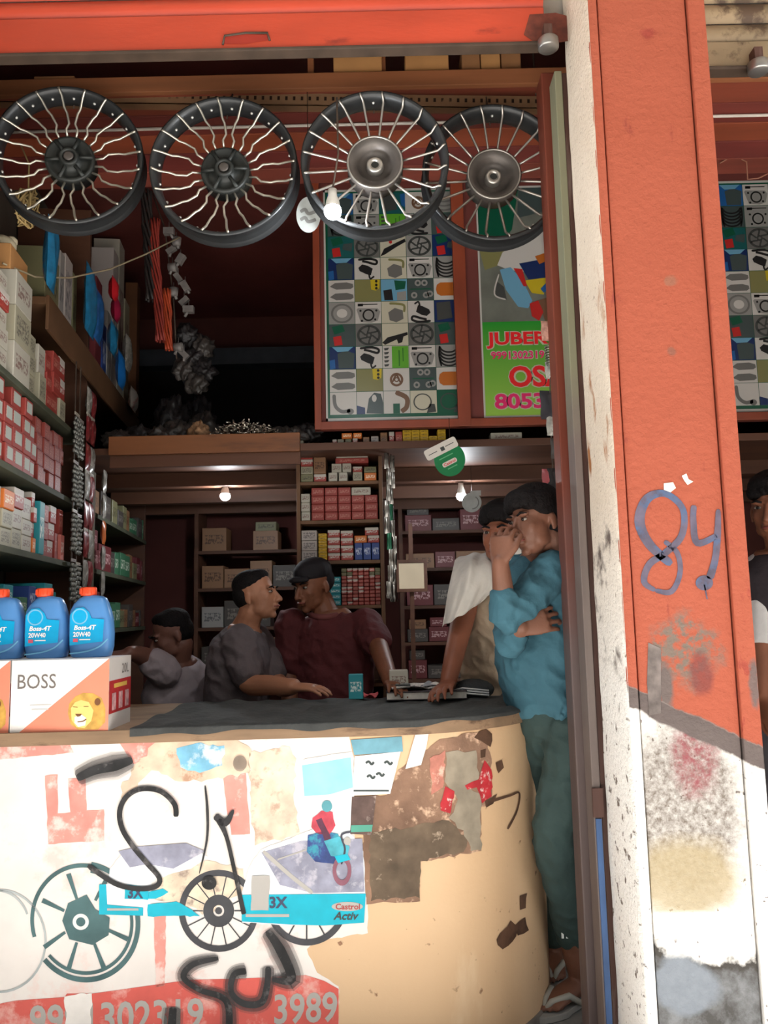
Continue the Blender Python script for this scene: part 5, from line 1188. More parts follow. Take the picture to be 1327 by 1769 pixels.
fl.poly(rot(rrect(60, 19), 762, 775, an)); bn = fl.obj('banner', m_wd, t, 3); fl.poly(rot([(-3, -3), (4, -3), (4, 4), (-3, 4)], 764, 775, an)); fl.stroke(rot([(-24, 1), (-8, 1)], 762, 775, an), 2, False); fl.stroke(rot([(8, 0), (24, 0)], 762, 775, an), 2, False); fl.obj('banner_print', pm['dgrey'], bn, 4)
fl.poly(rot(rrect(27, 8, 3), 777, 799, an)); fl.obj('logo_field', m_wd, t, 2)
vs, fs, bb = text_mesh('Castrol', .02, 0)
for (x, y) in vs: pass
fl._add([rot([((x-bb[0])/(bb[1]-bb[0])*22-11, -((y-bb[2])/(bb[3]-bb[2])*5-2.5))], 777, 799, an)[0] for x, y in vs], fs); fl.obj('lettering', m_tr, t, 3)
fl.stroke(rot([(-14, -12), (12, -12)], 777, 799, an), 3, False); fl.stroke(rot([(-8, 9), (10, 9)], 777, 799, an), 3, False); fl.obj('printed_line', M('print_pale_green', (96, 170, 120), .5, var=0), t, 2)
# ---------------------------------------------------------------- things hanging at the door post
for i, (x, y, w, h, mt, lb) in enumerate(((944, 572, .05, .06, M('sachet_pinkish', (190, 140, 124), .25, var=.4, scale=60), 'pinkish shiny packet hanging at the door post above the spring'), (950, 640, .045, .05, m_sg, 'clear packet hanging at the door post below the spring'), (946, 700, .06, .085, M('black_card', (44, 42, 46), .4, var=.2), 'black carded packet hanging at the door post'), (952, 735, .045, .06, m_sg, 'clear blister packet under the black carded one'), (958, 775, .04, .06, m_bag, 'grey crumpled packet hanging low at the door post'), (955, 830, .05, .07, m_bag2, 'dark crumpled packet above the boy'), (940, 825, .03, .05, M('sachet_rose', (160, 80, 84), .3, var=.3), 'small rose packet above the boy'))):
    sachet(P(x+5, y, 2.62), w*1.15, h*1.15, .2, mt, lb, None, bulge=.012)
sp_ = []
c0 = P(950, 597, 2.6); c1 = P(953, 632, 2.6)
for k in range(80):
    s = k/79; a = s*2*math.pi*8; p = c0.lerp(c1, s); sp_.append(p+Vector((.017*math.cos(a), .017*math.sin(a), 0)))
tag(MB().tube(sp_, .0022, 6).obj('coil_spring', M('spring_steel', (150, 146, 136), .3, .8, var=.1)), 'steel coil spring hanging at the door post', 'spring')
tag(MB().tube([P(948, 520, 2.61), P(951, 600, 2.61), P(950, 700, 2.62), P(957, 850, 2.62)], .002, 5).obj('packet_line', m_dkrail), 'thin dark cord with packets at the door post', 'cord')
tag(MB().tube([P(1244, 282, 3.0), P(1268, 268, 3.0), P(1290, 280, 3.0), P(1292, 310, 3.0), P(1310, 308, 3.0), P(1335, 296, 3.0)], .003, 6).obj('loose_wire', M('brown_wire', (150, 100, 80), .6)), 'looped loose wire in front of the second chart', 'wire')
# ---------------------------------------------------------------- on the counter: oil cartons, bottles and clutter
m_bx = M('boss_white', (244, 240, 236), .5, var=.02); m_bp = M('boss_pink', (232, 140, 112), .5, var=.04); m_bs = M('boss_side', (206, 198, 192), .5, var=.05); m_brd = M('boss_red', (176, 44, 46), .5, var=.2, scale=30)
def boss(xl, Yf, label):
    w, h, d = .272, .196, .19
    t = thing('oil_carton', label, 'box', (xl+w/2, Yf+d/2, CZ), 'BOSS oil cartons on the counter')
    b = MB().box2((xl, Yf, CZ), (xl+w, Yf+d, CZ+h)); body = b.obj('carton_body', m_bx, t); bevel_obj(body, .002)
    S = lambda u, v, l: Vector((xl+u*w, Yf-.0006-.0005*l, CZ+h*(1-v))); fl = Flat(S)
    fl.poly([(1, .0), (1, 1), (.1, 1)]); fl.obj('printed_triangle', m_bp, body, 0)
    fl.text('BOSS', .07, .20, .46, .40); fl.obj('lettering', M('boss_grey', (116, 108, 104), .5, var=0), body, 1)
    for k in range(2): fl.rect(.2+.02*k, .62+.06*k, .42-.03*k, .635+.06*k)
    fl.obj('small_print', M('boss_pale', (206, 202, 200), .5, var=0), body, 1)
    # lion head
    lc = M('lion_mane', (206, 158, 74), .5, var=.25, scale=40); lf = M('lion_face', (236, 204, 120), .5, var=.08); ld = M('lion_dark', (120, 74, 40), .5, var=0); lw_ = M('lion_muzzle', (244, 236, 220), .5, var=0)
    fl.poly([(.60, .62), (.66, .52), (.74, .47), (.84, .48), (.93, .55), (.97, .70), (.97, .88), (.90, .98), (.70, .98), (.62, .90), (.59, .75)]); fl.obj('lion_mane', lc, body, 1)
    fl.poly([(.62, .68), (.66, .60), (.72, .57), (.80, .60), (.85, .72), (.83, .86), (.76, .96), (.68, .94), (.63, .84)]); fl.obj('lion_face', lf, body, 2)
    fl.poly([(.66, .80), (.73, .77), (.78, .82), (.77, .92), (.70, .94), (.66, .88)]); fl.obj('lion_muzzle', lw_, body, 3)
    fl.poly([(.665, .76), (.735, .76), (.72, .79), (.69, .80)]).stroke([(.64, .66), (.69, .67)], .012, False).stroke([(.75, .66), (.80, .66)], .012, False).stroke([(.69, .87), (.75, .86), (.78, .83)], .014).ell(.89, .60, .03, .05); fl.obj('lion_features', ld, body, 4)
    S2 = lambda u, v, l: Vector((xl+w+.0006+.0005*l, Yf+u*d, CZ+h*(1-v))); fl = Flat(S2)
    fl.rect(0, 0, 1, 1); fl.obj('side_print', m_bs, body, 0); fl.rect(0, .32, 1, .78); fl.obj('side_band', m_brd, body, 1)
    for k in range(3): fl.rect(.12+.3*k, .50, .30+.3*k, .74)
    fl.obj('side_pictures', M('boss_sidepic', (200, 150, 150), .5, var=.4, scale=60), body, 2); fl.rect(.2, .37, .8, .43); fl.obj('side_lettering', M('boss_gold', (216, 170, 80), .5, var=0), body, 2)
    fl.text('20L', .55, .10, .88, .24); fl.obj('lettering', MATS['boss_grey'], body, 2)
    return t
xr = P(188, 1200, 2.285).x
boss(xr-.272, 2.285, 'white and pink BOSS carton with a lion picture at the end of the pair'); boss(xr-.272*2-.004, 2.288, 'white and pink BOSS carton half hidden beside its twin')
# bottles
m_bot = M('blue_bottle_plastic', (84, 140, 200), .3, var=.06, scale=5); m_cap = M('orange_cap', (236, 78, 40), .4, var=.04); m_lbl = M('bottle_label', (0, 168, 222), .35, var=.1, scale=18)
BOT = None
def bottle(x, Y, z, label):
    t = thing('oil_bottle', label, 'bottle', (x, Y, z), 'blue oil bottles on the cartons')
    # outline, half-profile slices: (z, left, right, depth)
    sl = [(0, -.050, .050, .030), (.004, -.056, .057, .034), (.03, -.060, .063, .036), (.07, -.063, .064, .036), (.11, -.063, .060, .036), (.135, -.060, .054, .035), (.155, -.050, .047, .032), (.170, -.036, .040, .026), (.176, -.026, .030, .02), (.180, -.024, .006, .016)]
    b = MB(); n = 28
    for i, (zz, l, r, d) in enumerate(sl):
        for j in range(n):
            a = 2*math.pi*j/n; ca, sa = math.cos(a), math.sin(a); e = .62
            ux = math.copysign(abs(ca)**e, ca); uy = math.copysign(abs(sa)**e, sa)
            b.v.append(Vector(((l+r)/2+ux*(r-l)/2, uy*d, zz)))
    for i in range(len(sl)-1):
        for j in range(n): b.f.append([i*n+j, i*n+(j+1) % n, (i+1)*n+(j+1) % n, (i+1)*n+j]); b.sm.append(True); b.mi.append(0)
    b.f += [list(range(n))[::-1], list(range((len(sl)-1)*n, len(sl)*n))]; b.sm += [False]*2; b.mi += [0]*2
    body = b.obj('bottle_body', m_bot, t, local=True)
    cp = MB().lathe([(0, .178), (.0215, .178), (.0235, .182), (.0235, .200), (.021, .203), (0, .203)], (-.012, 0, 0), 'Z', 28); cp.obj('cap', m_cap, t, local=True)
    for k in range(14):
        a = 2*math.pi*k/14; MB().box((-.012+.0235*math.cos(a), .0235*math.sin(a), .191), (.003, .003, .016)).obj('cap_rib', m_cap, t, local=True) if k > 7 else None
    yo = -.0372
    S = lambda u, v, l: Vector((u, yo-.0006*l, v)) + Vector((x, Y, z)); fl = Flat(S)
    fl.poly([(-.050, .035), (.045, .045), (.048, .108), (.012, .112), (.004, .130), (-.012, .144), (-.034, .142), (-.050, .124)]); lb = fl.obj('front_label', m_lbl, t, 1)
    fl.ring(-.022, .118, .019, .023); fl.obj('label_ring', M('bottle_lblue', (120, 190, 226), .35, var=0), lb, 2)
    wtx = M('label_lettering', (246, 240, 238), .4, var=0)
    fl.text('Boss-4T', -.038, .093, .026, .079, bold=.03, shear=.2); fl.text('20W40', -.040, .074, .010, .060, bold=.03); fl.obj('lettering', wtx, lb, 3)
    fl.rect(-.040, .045, -.026, .055); fl.obj('label_mark', M('label_pink', (214, 90, 110), .4, var=0), lb, 2); fl.rect(-.022, .050, .01, .053); fl.obj('label_line', wtx, lb, 2)
    fl.stroke([(-.05, .012), (.0, .018), (.035, .03), (.06, .052)], .004); fl.obj('moulded_curve', MATS['bottle_lblue'], t, 1)
    return t
zb = CZ+.196
for px_, nm in ((159, 'blue oil bottle with orange cap at the end of the row of three'), (83, 'blue oil bottle with orange cap, middle of the row of three'), (7, 'blue oil bottle with orange cap, half out of sight at its row end')):
    bottle(P(px_, 1080, 2.40).x, 2.40, zb, nm)
# clutter on the cloth
zc_ = CZ+.010
def on_top(px_, py_, z=None):
    p = PZ(px_, py_, z or zc_)
    if p.y > 2.89: p = Vector((P(px_, py_, 2.89).x, 2.89, z or zc_))
    return p
lb_ = on_top(735, 1190); ledger = thing('account_book', 'thick dark account book lying on the counter cloth', 'book', (lb_.x, lb_.y-.02, zc_))
MB().box((lb_.x, lb_.y-.02, zc_+.014), (.27, .13, .022)).obj('pages', M('page_edges', (196, 190, 180), .8, var=.15, scale=60), ledger)
for z_ in (.0015, .0265): bevel_obj(MB().box((lb_.x, lb_.y-.02, zc_+z_), (.276, .136, .003)).obj('cover', M('book_cover', (60, 50, 52), .6, var=.2), ledger), .001)
zk = zc_+.0285
a = on_top(689, 1168); carton((a.x, a.y+.02, zk), .066, .05, .066, CM['white'], 'small white carton standing on the counter cloth', None, name='small_box')
a = on_top(620, 1178); o = carton((a.x-.01, a.y, zc_), .05, .04, .085, CM['teal'], 'small teal carton standing on the counter in front of the maroon shirt', None, name='small_box')
a = on_top(712, 1186); m_pp = M('news_paper', (206, 200, 192), .8, var=.25, scale=30, rgb2=(90, 90, 94), thr=.6, scale2=50)
def sheet(c_, w, d, rz, mat, name, label, cat, z):
    b = MB(); R = Matrix.Rotation(rz, 3, 'Z')
    f = lambda u, v: Vector((c_.x, c_.y, z))+R @ Vector(((u-.5)*w, (v-.5)*d, .012*abs(math.sin(4*u+2.2*v))+.012*max(0, abs(u-.5)-.3)*3+.004))
    b.grid(f, 8, 6); b.grid(lambda u, v: f(u, v)+Vector((0, 0, -.003)), 8, 6); return tag(b.obj(name, mat), label, cat)
sheet(a, .17, .13, .2, m_pp, 'folded_paper', 'folded printed paper lying on the counter cloth', 'paper', zk)
sheet(on_top(765, 1184), .12, .11, -.3, M('grey_print_paper', (150, 152, 156), .8, var=.3, scale=30), 'folded_paper', 'grey printed leaflet beside the folded paper on the counter', 'paper', zk+.001)
sheet(on_top(640, 1192), .05, .06, .1, M('red_leaf', (180, 70, 74), .7, var=.2), 'red_slip', 'small red paper slip on the counter cloth', 'paper', zc_)
sheet(on_top(770, 1190), .06, .05, .3, MATS['red_leaf'], 'red_slip', 'red paper slip under the grey leaflet', 'paper', zc_)
kb = on_top(690, 1189); k_ = thing('pocket_calculator', 'dark pocket calculator on the folded paper', 'calculator', (kb.x, kb.y-.03, zk+.009))
kb = kb-Vector((0, .03, 0)); kz = zk
MB().box((kb.x, kb.y, kz+.015), (.075, .05, .012)).obj('calculator_body', M('dark_plastic_case', (48, 50, 50), .4, var=.1), k_); MB().box((kb.x, kb.y+.015, kz+.0215), (.06, .014, .002)).obj('display', M('lcd', (110, 120, 108), .3), k_)
for i in range(4): MB().box((kb.x-.024+.016*i, kb.y-.008, kz+.0220), (.01, .012, .003)).obj('key', M('calc_key', (150, 150, 148), .5), k_)
# black sports shoe-like bundle: dark striped glove pair
gl = thing('striped_glove', 'black cloth glove with white piping lying on the counter', 'glove', on_top(800, 1190))
gc = on_top(806, 1190)+Vector((.02, -.02, 0))
b = MB(); b.ball(gc+Vector((0, 0, .024)), (.075, .045, .038), 16); b.ball(gc+Vector((-.05, -.01, .018)), (.05, .035, .02), 14); b.obj('glove_body', M('black_cloth', (40, 42, 42), .8, var=.3, scale=20, bump=.3), gl)
b = MB()
for k in range(3): b.tube([gc+Vector((-.10+.01*k, -.035, .012+.006*k)), gc+Vector((-.04, -.047+.002*k, .018+.008*k)), gc+Vector((.05, -.046, .008+.008*k))], .003, 6)
b.obj('piping', M('white_piping', (206, 206, 202), .6), gl)
for k in range(4):
    p0 = gc+Vector((-.07-.006*k, -.02+.014*k, .018)); MB().tube([p0, p0+Vector((-.03, -.004, .0)), p0+Vector((-.05, -.006, -.006))], [.011, .010, .007], 8).obj('glove_finger', MATS['black_cloth'], gl)
# ---------------------------------------------------------------- people: overlapping volumes fused into one skin
class Blob:
    def __init__(s): s.mb = MB()
    def ell(s, c, r, rot=None): s.mb.ball(c, r, 20, rot=rot); return s
    def limb(s, pts, rs, n=14):
        """tapered round limb with domed ends"""
        pts = [Vector(p) for p in pts]
        q, r = [], []
        d0 = (pts[0]-pts[1]).normalized(); d1 = (pts[-1]-pts[-2]).normalized()
        for k in (1.0, .8, .45): q.append(pts[0]+d0*rs[0]*k); r.append(max(.0008, rs[0]*math.sqrt(max(0, 1-k*k))))
        sm_p, sm_r = [], []
        m = len(pts)
        for i in range(m-1):
            p0, p1, p2, p3 = pts[max(i-1, 0)], pts[i], pts[i+1], pts[min(i+2, m-1)]
            K = 4 if m > 2 else 2
            for k in range(K):
                t = k/K; sm_p.append(.5*((2*p1)+(p2-p0)*t+(2*p0-5*p1+4*p2-p3)*t*t+(3*p1-p0-3*p2+p3)*t**3)); sm_r.append(rs[i]+(rs[i+1]-rs[i])*t)
        sm_p.append(pts[-1]); sm_r.append(rs[-1]); q += sm_p; r += sm_r
        for k in (.45, .8, 1.0): q.append(pts[-1]+d1*rs[-1]*k); r.append(max(.0008, rs[-1]*math.sqrt(max(0, 1-k*k))))
        s.mb.tube(q, r, n); return s
    def loft(s, pts, rad, side):
        """elliptical trunk: rad = [(half width along side, half depth)]"""
        pts = [Vector(p) for p in pts]; side = Vector(side).normalized(); n = 24; rings = []
        m = len(pts); P2, R2 = [], []
        for i in range(m-1):
            p0, p1, p2, p3 = pts[max(i-1, 0)], pts[i], pts[i+1], pts[min(i+2, m-1)]
            for k in range(5):
                t = k/5; P2.append(.5*((2*p1)+(p2-p0)*t+(2*p0-5*p1+4*p2-p3)*t*t+(3*p1-p0-3*p2+p3)*t**3)); R2.append(tuple(rad[i][a]+(rad[i+1][a]-rad[i][a])*t for a in (0, 1)))
        P2.append(pts[-1]); R2.append(rad[-1])
        vs = []
        for i, p in enumerate(P2):
            t = (P2[min(i+1, len(P2)-1)]-P2[max(i-1, 0)]).normalized(); u = (side-t*side.dot(t)).normalized(); w = t.cross(u)
            for j in range(n):
                a = 2*math.pi*j/n; vs.append(p+u*R2[i][0]*math.cos(a)+w*R2[i][1]*math.sin(a))
        k = len(P2); fs = [(i*n+j, i*n+(j+1) % n, (i+1)*n+(j+1) % n, (i+1)*n+j) for i in range(k-1) for j in range(n)]+[tuple(range(n))[::-1], tuple(range((k-1)*n, k*n))]
        s.mb.add(vs, fs, True); return s
    def build(s, name, mat, parent, voxel=.005, smooth=3, wrinkle=0.0):
        o = s.mb.obj(name, mat, parent)
        m = o.modifiers.new('fuse', 'REMESH'); m.mode = 'VOXEL'; m.voxel_size = voxel; m.use_smooth_shade = True
        sm = o.modifiers.new('soften', 'SMOOTH'); sm.factor = .5; sm.iterations = smooth
        dg = bpy.context.evaluated_depsgraph_get(); me = bpy.data.meshes.new_from_object(o.evaluated_get(dg))
        o.modifiers.clear(); old = o.data; o.data = me; bpy.data.meshes.remove(old)
        if not me.materials: me.materials.append(mat)
        for p in me.polygons: p.use_smooth = True
        if wrinkle > 0:
            w0 = Vector((len(name)*1.7, .3, 2.1)); dv = []
            for v in me.vertices:
                c = v.co+w0; q = noise.noise(Vector((c.x*9, c.y*9, c.z*17+c.x*8)))+.6*noise.noise(Vector((c.x*24+c.z*9, c.y*24, c.z*20)))
                dv.append(v.normal*(wrinkle*(1-2.2*abs(q))))
            for v, d in zip(me.vertices, dv): v.co += d
        return o
def frame(fwd, up=Vector((0, 0, 1))):
    """matrix whose -Y is the facing direction"""
    y = -Vector(fwd).normalized(); x = y.cross(up).normalized(); z = x.cross(y); return Matrix((x, y, z)).transposed()
def add_head(B, c, Mx, s, nose=1.0):
    T = lambda x, y, z: Vector(c)+Mx @ Vector((x*s, y*s, z*s))
    def e(x, y, z, a, b, d): B.ell(T(x, y, z), (a*s, b*s, d*s), rot=Mx)
    e(0, .012, .035, .074, .094, .088); e(0, -.030, -.022, .061, .066, .080); e(0, -.036, -.070, .046, .050, .040); e(0, -.070, -.098, .020, .018, .016)
    for q in (-1, 1):
        e(q*.036, -.056, -.020, .021, .028, .026); e(q*.030, -.083, .026, .024, .012, .009); e(q*.074, .012, -.010, .008, .017, .028); e(q*.074, .006, -.030, .006, .010, .012)
        e(q*.011, -.104, -.036, .010, .010, .008)
        e(q*.044, -.022, -.062, .014, .034, .026)
    B.limb([T(0, -.088, .018), T(0, -.104, -.008), T(0, -.117*nose, -.032)], [.008*s, .009*s, .012*s], 10)
    e(0, -.093, -.056, .025, .012, .0065); e(0, -.091, -.068, .022, .013, .0075)
    return T
def face_bits(t, T, Mx, s, iris=True, brow=True):
    m_eye = M('eye_white', (150, 138, 128), .3, var=0); m_ir = M('eye_dark', (32, 22, 18), .25, var=0); m_br = MATS['hair_black']; m_lip = M('lip', (128, 66, 58), .5, var=.1)
    for q in (-1, 1):
        MB().ball(T(q*.031, -.0845, .008), (.0125*s, .0075*s, .0050*s), 12, rot=Mx).obj('eye', m_eye, t)
        MB().ball(T(q*.030, -.0905, .008), (.0062*s, .004*s, .0060*s), 10, rot=Mx).obj('iris', m_ir, t)
        MB().tube([T(q*.014, -.097, .024), T(q*.032, -.098, .031), T(q*.050, -.086, .026)], [.0035*s, .0045*s, .002*s], 6).obj('eyebrow', m_br, t)
    MB().tube([T(-.024, -.0925, -.061), T(-.008, -.104, -.060), T(.008, -.104, -.060), T(.024, -.0925, -.061)], [.003*s, .0045*s, .0045*s, .003*s], 6).obj('lips', m_lip, t)
def hair(t, T, Mx, s, kind='short', mat=None, voxel=.005):
    B = Blob()
    def e(x, y, z, a, b, d): B.ell(T(x, y, z), (a*s, b*s, d*s), rot=Mx)
    if kind == 'short':
        e(0, .022, .060, .077, .092, .070); e(0, .045, .015, .074, .070, .075); e(0, -.022, .098, .060, .046, .027)
    elif kind == 'full':
        e(0, .018, .070, .083, .102, .072); e(0, .048, .015, .080, .072, .085); e(0, -.055, .082, .066, .046, .040); e(-.04, -.06, .06, .03, .03, .028); e(.04, -.055, .065, .03, .03, .03); e(.06, .0, .06, .03, .06, .05)
        for k in range(7):
            a = -.9+.3*k; B.limb([T(.06*math.sin(a), -.075*math.cos(a)*.9, .10), T(.070*math.sin(a+.15), -.098*math.cos(a), .068), T(.072*math.sin(a+.25), -.100*math.cos(a), .050)], [.016*s, .012*s, .005*s], 8)
    elif kind == 'cap':
        e(0, .014, .066, .083, .102, .066); e(0, .048, .02, .078, .066, .07); B.limb([T(-.05, -.085, .045), T(0, -.112, .050), T(.05, -.085, .045)], [.012*s, .016*s, .012*s], 8)
    return B.build('hair', mat or MATS['hair_black'], t, voxel, 2)
def add_hand(B, wrist, fwd, nrm, s=1.0, curl=.35, side=1, spread=.05, thumb=.6):
    """palm and five fingers; nrm points out of the back of the hand, side says where the thumb leaves"""
    f = Vector(fwd).normalized(); n = Vector(nrm); n = (n-f*n.dot(f)).normalized(); l = f.cross(n)*side
    w = Vector(wrist)
    B.loft([w-f*.01*s, w+f*.02*s, w+f*.055*s, w+f*.088*s], [(.026*s, .019*s), (.034*s, .017*s), (.041*s, .015*s), (.039*s, .012*s)], l)
    L = (.072, .080, .075, .060); off = (.0325, .011, -.0115, -.033)
    for i in range(4):
        b0 = w+f*(.084-(.006 if i in (0, 3) else 0))*s+l*off[i]*s; d = (f+l*spread*(1.5-i)*.5).normalized(); pts = [b0-d*.012*s, b0]; ang = 0; p = b0
        for k, sg in enumerate((.46, .31, .23)):
            ang += curl*(1.0, 1.25, .9)[k]; dd = d*math.cos(ang)-n*math.sin(ang); p = p+dd*L[i]*sg*s; pts.append(p)
        B.limb(pts, [.0088*s, .0086*s, .0080*s, .0074*s, .0062*s], 9)
    b0 = w+f*.022*s+l*.026*s; d = (f*.75+l*thumb-n*.25).normalized(); p1 = b0+d*.036*s; d2 = (f*.9+l*thumb*.3-n*.35).normalized(); p2 = p1+d2*.028*s; p3 = p2+(d2-n*curl*.4).normalized()*.022*s
    B.limb([b0-d*.01*s, b0, p1, p2, p3], [.013*s, .013*s, .0115*s, .010*s, .008*s], 9)
M('hair_black', (20, 16, 16), .75, var=.3, scale=60, bump=.4, bscale=120, spec=.15)
def skin(name, rgb): return M(name, rgb, .5, var=.10, scale=14, bump=.06, bscale=90, spec=.35)
def cloth_m(name, rgb, **k): return M(name, rgb, .85, var=.15, scale=9, bump=.7, bscale=11, **k)
def mix(a, b, t): return Vector(a)*(1-t)+Vector(b)*t
# ---- boy in the teal jersey
Yb = 2.50
boy = thing('person', 'boy in a teal long-sleeved top and dark green trousers leaning on the door post', 'person', P(965, 1700, Yb)*1)
boy.location.z = 0; ORG[boy.name] = Vector(boy.location)
sk = skin('skin_boy', (120, 80, 63))
B = Blob(); hc = P(925, 902, 2.460); Mh = frame((-.80, -.58, -.10)); Mh = Mh @ Matrix.Rotation(math.radians(-6), 3, 'Y'); hs = .88
T = add_head(B, hc, Mh, hs)
neck = P(945, 962, 2.530); chest = P(935, 1035, 2.540); waist = P(925, 1150, 2.540); hip = P(957, 1235, 2.545)
sideb = Vector((.62, -.78, 0)).normalized()
shN = P(955, 985, 2.440); shF = P(905, 985, 2.640)
B.limb([T(0, .03, -.06), mix(T(0, .03, -.06), neck, .6), neck], [.050, .047, .055])
B.loft([neck, chest, waist, hip], [(.09, .06), (.15, .085), (.13, .08), (.135, .085)], sideb)
elN = P(874, 1062, 2.370); wrN = P(864, 972, 2.345)
B.limb([shN, mix(shN, elN, .5)+Vector((0, 0, -.01)), elN+Vector((0, .008, -.004)), mix(elN, wrN, .5), wrN], [.038, .034, .031, .031, .025])
add_hand(B, wrN+Vector((0, 0, -.004)), Vector((.10, .16, .95)), Vector((-.62, -.76, .1)), .94, .55, side=1, spread=.10, thumb=.5)
elF = P(880, 1106, 2.440); wrF = P(900, 1084, 2.380)
B.limb([shF, mix(shF, elF, .5)+Vector((-.02, 0, 0)), elF, mix(elF, wrF, .5), wrF], [.038, .034, .031, .031, .025])
add_hand(B, wrF, Vector((.92, .02, .26)), Vector((.15, -.95, .25)), .92, .42, side=-1, spread=.10, thumb=.35)
knN = P(958, 1440, 2.500); anN = P(990, 1640, 2.68); knF = P(950, 1450, 2.78); anF = P(955, 1640, 2.92)
anN.z = max(anN.z, .085); anF.z = .085
B.limb([hip+sideb*.07, knN, anN], [.055, .040, .031]); B.limb([hip-sideb*.03, knF, anF], [.055, .040, .031])
# foot in the slipper, pointing towards the street
ft = Vector((-.78, -.62, 0)).normalized(); lat = Vector((-ft.y, ft.x, 0))
def foot(B, an, f, l, zs=.018):
    base = Vector((an.x, an.y, zs))
    B.limb([Vector((an.x, an.y, an.z)), base-f*.03+Vector((0, 0, .03))], [.036, .030]); B.loft([base-f*.055+Vector((0, 0, .028)), base+Vector((0, 0, .032)), base+f*.07+Vector((0, 0, .026)), base+f*.125+Vector((0, 0, .016))], [(.026, .024), (.032, .030), (.040, .020), (.042, .012)], l)
    for i in range(5):
        o_ = (.033, .015, 0, -.014, -.028)[i]; ln = (.045, .040, .037, .032, .026)[i]; r = (.012, .009, .0085, .008, .0075)[i]
        b0 = base+f*(.122-.008*max(0, i-1))+l*o_+Vector((0, 0, .012)); B.limb([b0, b0+f*ln*.6+Vector((0, 0, .001)), b0+f*ln], [r, r, r*.85], 8)
foot(B, anN, ft, -lat); foot(B, anF, Vector((-.2, -.98, 0)).normalized(), Vector((-.98, .2, 0)))
B.build('body', sk, boy, .0042, 2)
face_bits(boy, T, Mh, hs); hair(boy, T, Mh, hs, 'full')
m_teal = cloth_m('teal_jersey', (56, 96, 110)); C = Blob()
C.loft([mix(neck, chest, .02)+Vector((0, 0, -.012)), mix(neck, chest, .35), chest, mix(chest, waist, .6), waist, mix(waist, hip, .75), hip+Vector((0, 0, .135))], [(.074, .056), (.136, .080), (.152, .092), (.140, .092), (.138, .094), (.142, .098), (.145, .100)], sideb)
C.ell(shN+Vector((0, .01, -.012)), (.056, .056, .05)); C.ell(shF+Vector((0, 0, -.012)), (.062, .062, .055))
C.limb([shN, mix(shN, elN, .5)+Vector((0, .0, -.01)), elN+Vector((.0, .008, -.008)), mix(elN, wrN, .30)], [.058, .055, .048, .041]); C.limb([shF, mix(shF, elF, .5), elF, mix(elF, wrF, .38)], [.056, .053, .046, .040])
C.build('jersey', m_teal, boy, .005, 3, 0.007)
m_pant = cloth_m('dark_green_trousers', (48, 66, 64)); C = Blob()
C.loft([hip+Vector((-.01, 0, .17)), hip, hip+Vector((0, 0, -.06))], [(.125, .090), (.135, .095), (.13, .09)], sideb)
C.limb([hip+sideb*.07+Vector((0, 0, -.02)), mix(hip, knN, .5)+sideb*.055, knN, mix(knN, anN, .5), anN+Vector((0, 0, .035))], [.088, .078, .064, .052, .046]); C.limb([hip-sideb*.03+Vector((0, 0, -.02)), mix(hip, knF, .5)-sideb*.045, knF, mix(knF, anF, .5), anF+Vector((0, 0, .035))], [.088, .078, .064, .054, .050])
C.build('trousers', m_pant, boy, .006, 3, 0.006)
# white print on the trouser cuff
pc = P(978, 1613, 2.55)
for k in range(2): MB().box(P(972+9*k, 1612, 2.610), (.007+.004*k, .003, .030)).obj('cuff_print', M('cuff_white', (226, 232, 230), .5, var=0), boy)
# slippers
def slipper(an, f, l, label):
    base = Vector((an.x, an.y, 0)); t = thing('slipper', label, 'slipper', base+Vector((0, 0, 0)), 'grey flip-flops on the boy')
    out = []
    for i in range(24):
        a = 2*math.pi*i/24; u = math.cos(a); v = math.sin(a); w = .046 if u > 0 else .036; out.append(base+f*(.055+.128*u)+l*w*v*(1-.25*max(0, -u)))
    b = MB(); n = 24; b.add([p+Vector((0, 0, z)) for z in (.002, .020) for p in out], [tuple(range(n))[::-1], tuple(range(n, 2*n))]+[(i, (i+1) % n, n+(i+1) % n, n+i) for i in range(n)])
    bevel_obj(b.obj('sole', M('slipper_grey', (150, 146, 140), .7, var=.15), t), .002)
    top = base+f*.10+Vector((0, 0, .058))
    for sg in (-1, 1):
        MB().tube([base+f*.145+Vector((0, 0, .026)), base+f*.125+l*sg*.012+Vector((0, 0, .048)), base+f*.07+l*sg*.034+Vector((0, 0, .056)), base+f*.02+l*sg*.042+Vector((0, 0, .022))], [.006, .009, .010, .009], 8).obj('strap', M('slipper_strap', (166, 162, 152), .6, var=.1), t)
slipper(anN, ft, -lat, 'grey flip-flop under the boy, pointing to the street'); slipper(anF, Vector((-.2, -.98, 0)).normalized(), Vector((-.98, .2, 0)), 'grey flip-flop under the boy, half behind the counter end')
# ---- man with the white shawl
Yw = 2.98
ps = thing('person', 'man in a cream shirt with a white cloth round his shoulders behind the teal boy', 'person', (P(860, 1200, 3.1).x, 3.12, 0)); sk2 = skin('skin_shawl', (136, 82, 60))
B = Blob(); hc = P(868, 924, 2.98); Mh = frame((-.45, -.88, -.05)); T = add_head(B, hc, Mh, .98)
neck = P(873, 975, 3.03); chest = P(868, 1060, 3.07); waist = P(872, 1190, 3.14); hip = Vector((waist.x, 3.19, .80)); sd = Vector((.9, -.42, 0)).normalized()
shR = P(816, 1000, 3.07); shL = P(940, 1000, 3.08); elR = P(797, 1080, 2.98); wrR = PZ(772, 1146, CZ+.04); wrR = Vector((wrR.x, 2.80, CZ+.060)); wrR.x = P(772, 1140, 2.80).x
B.limb([T(0, .03, -.06), neck], [.054, .058]); B.loft([neck, chest, waist, hip], [(.09, .06), (.16, .09), (.14, .09), (.15, .10)], sd)
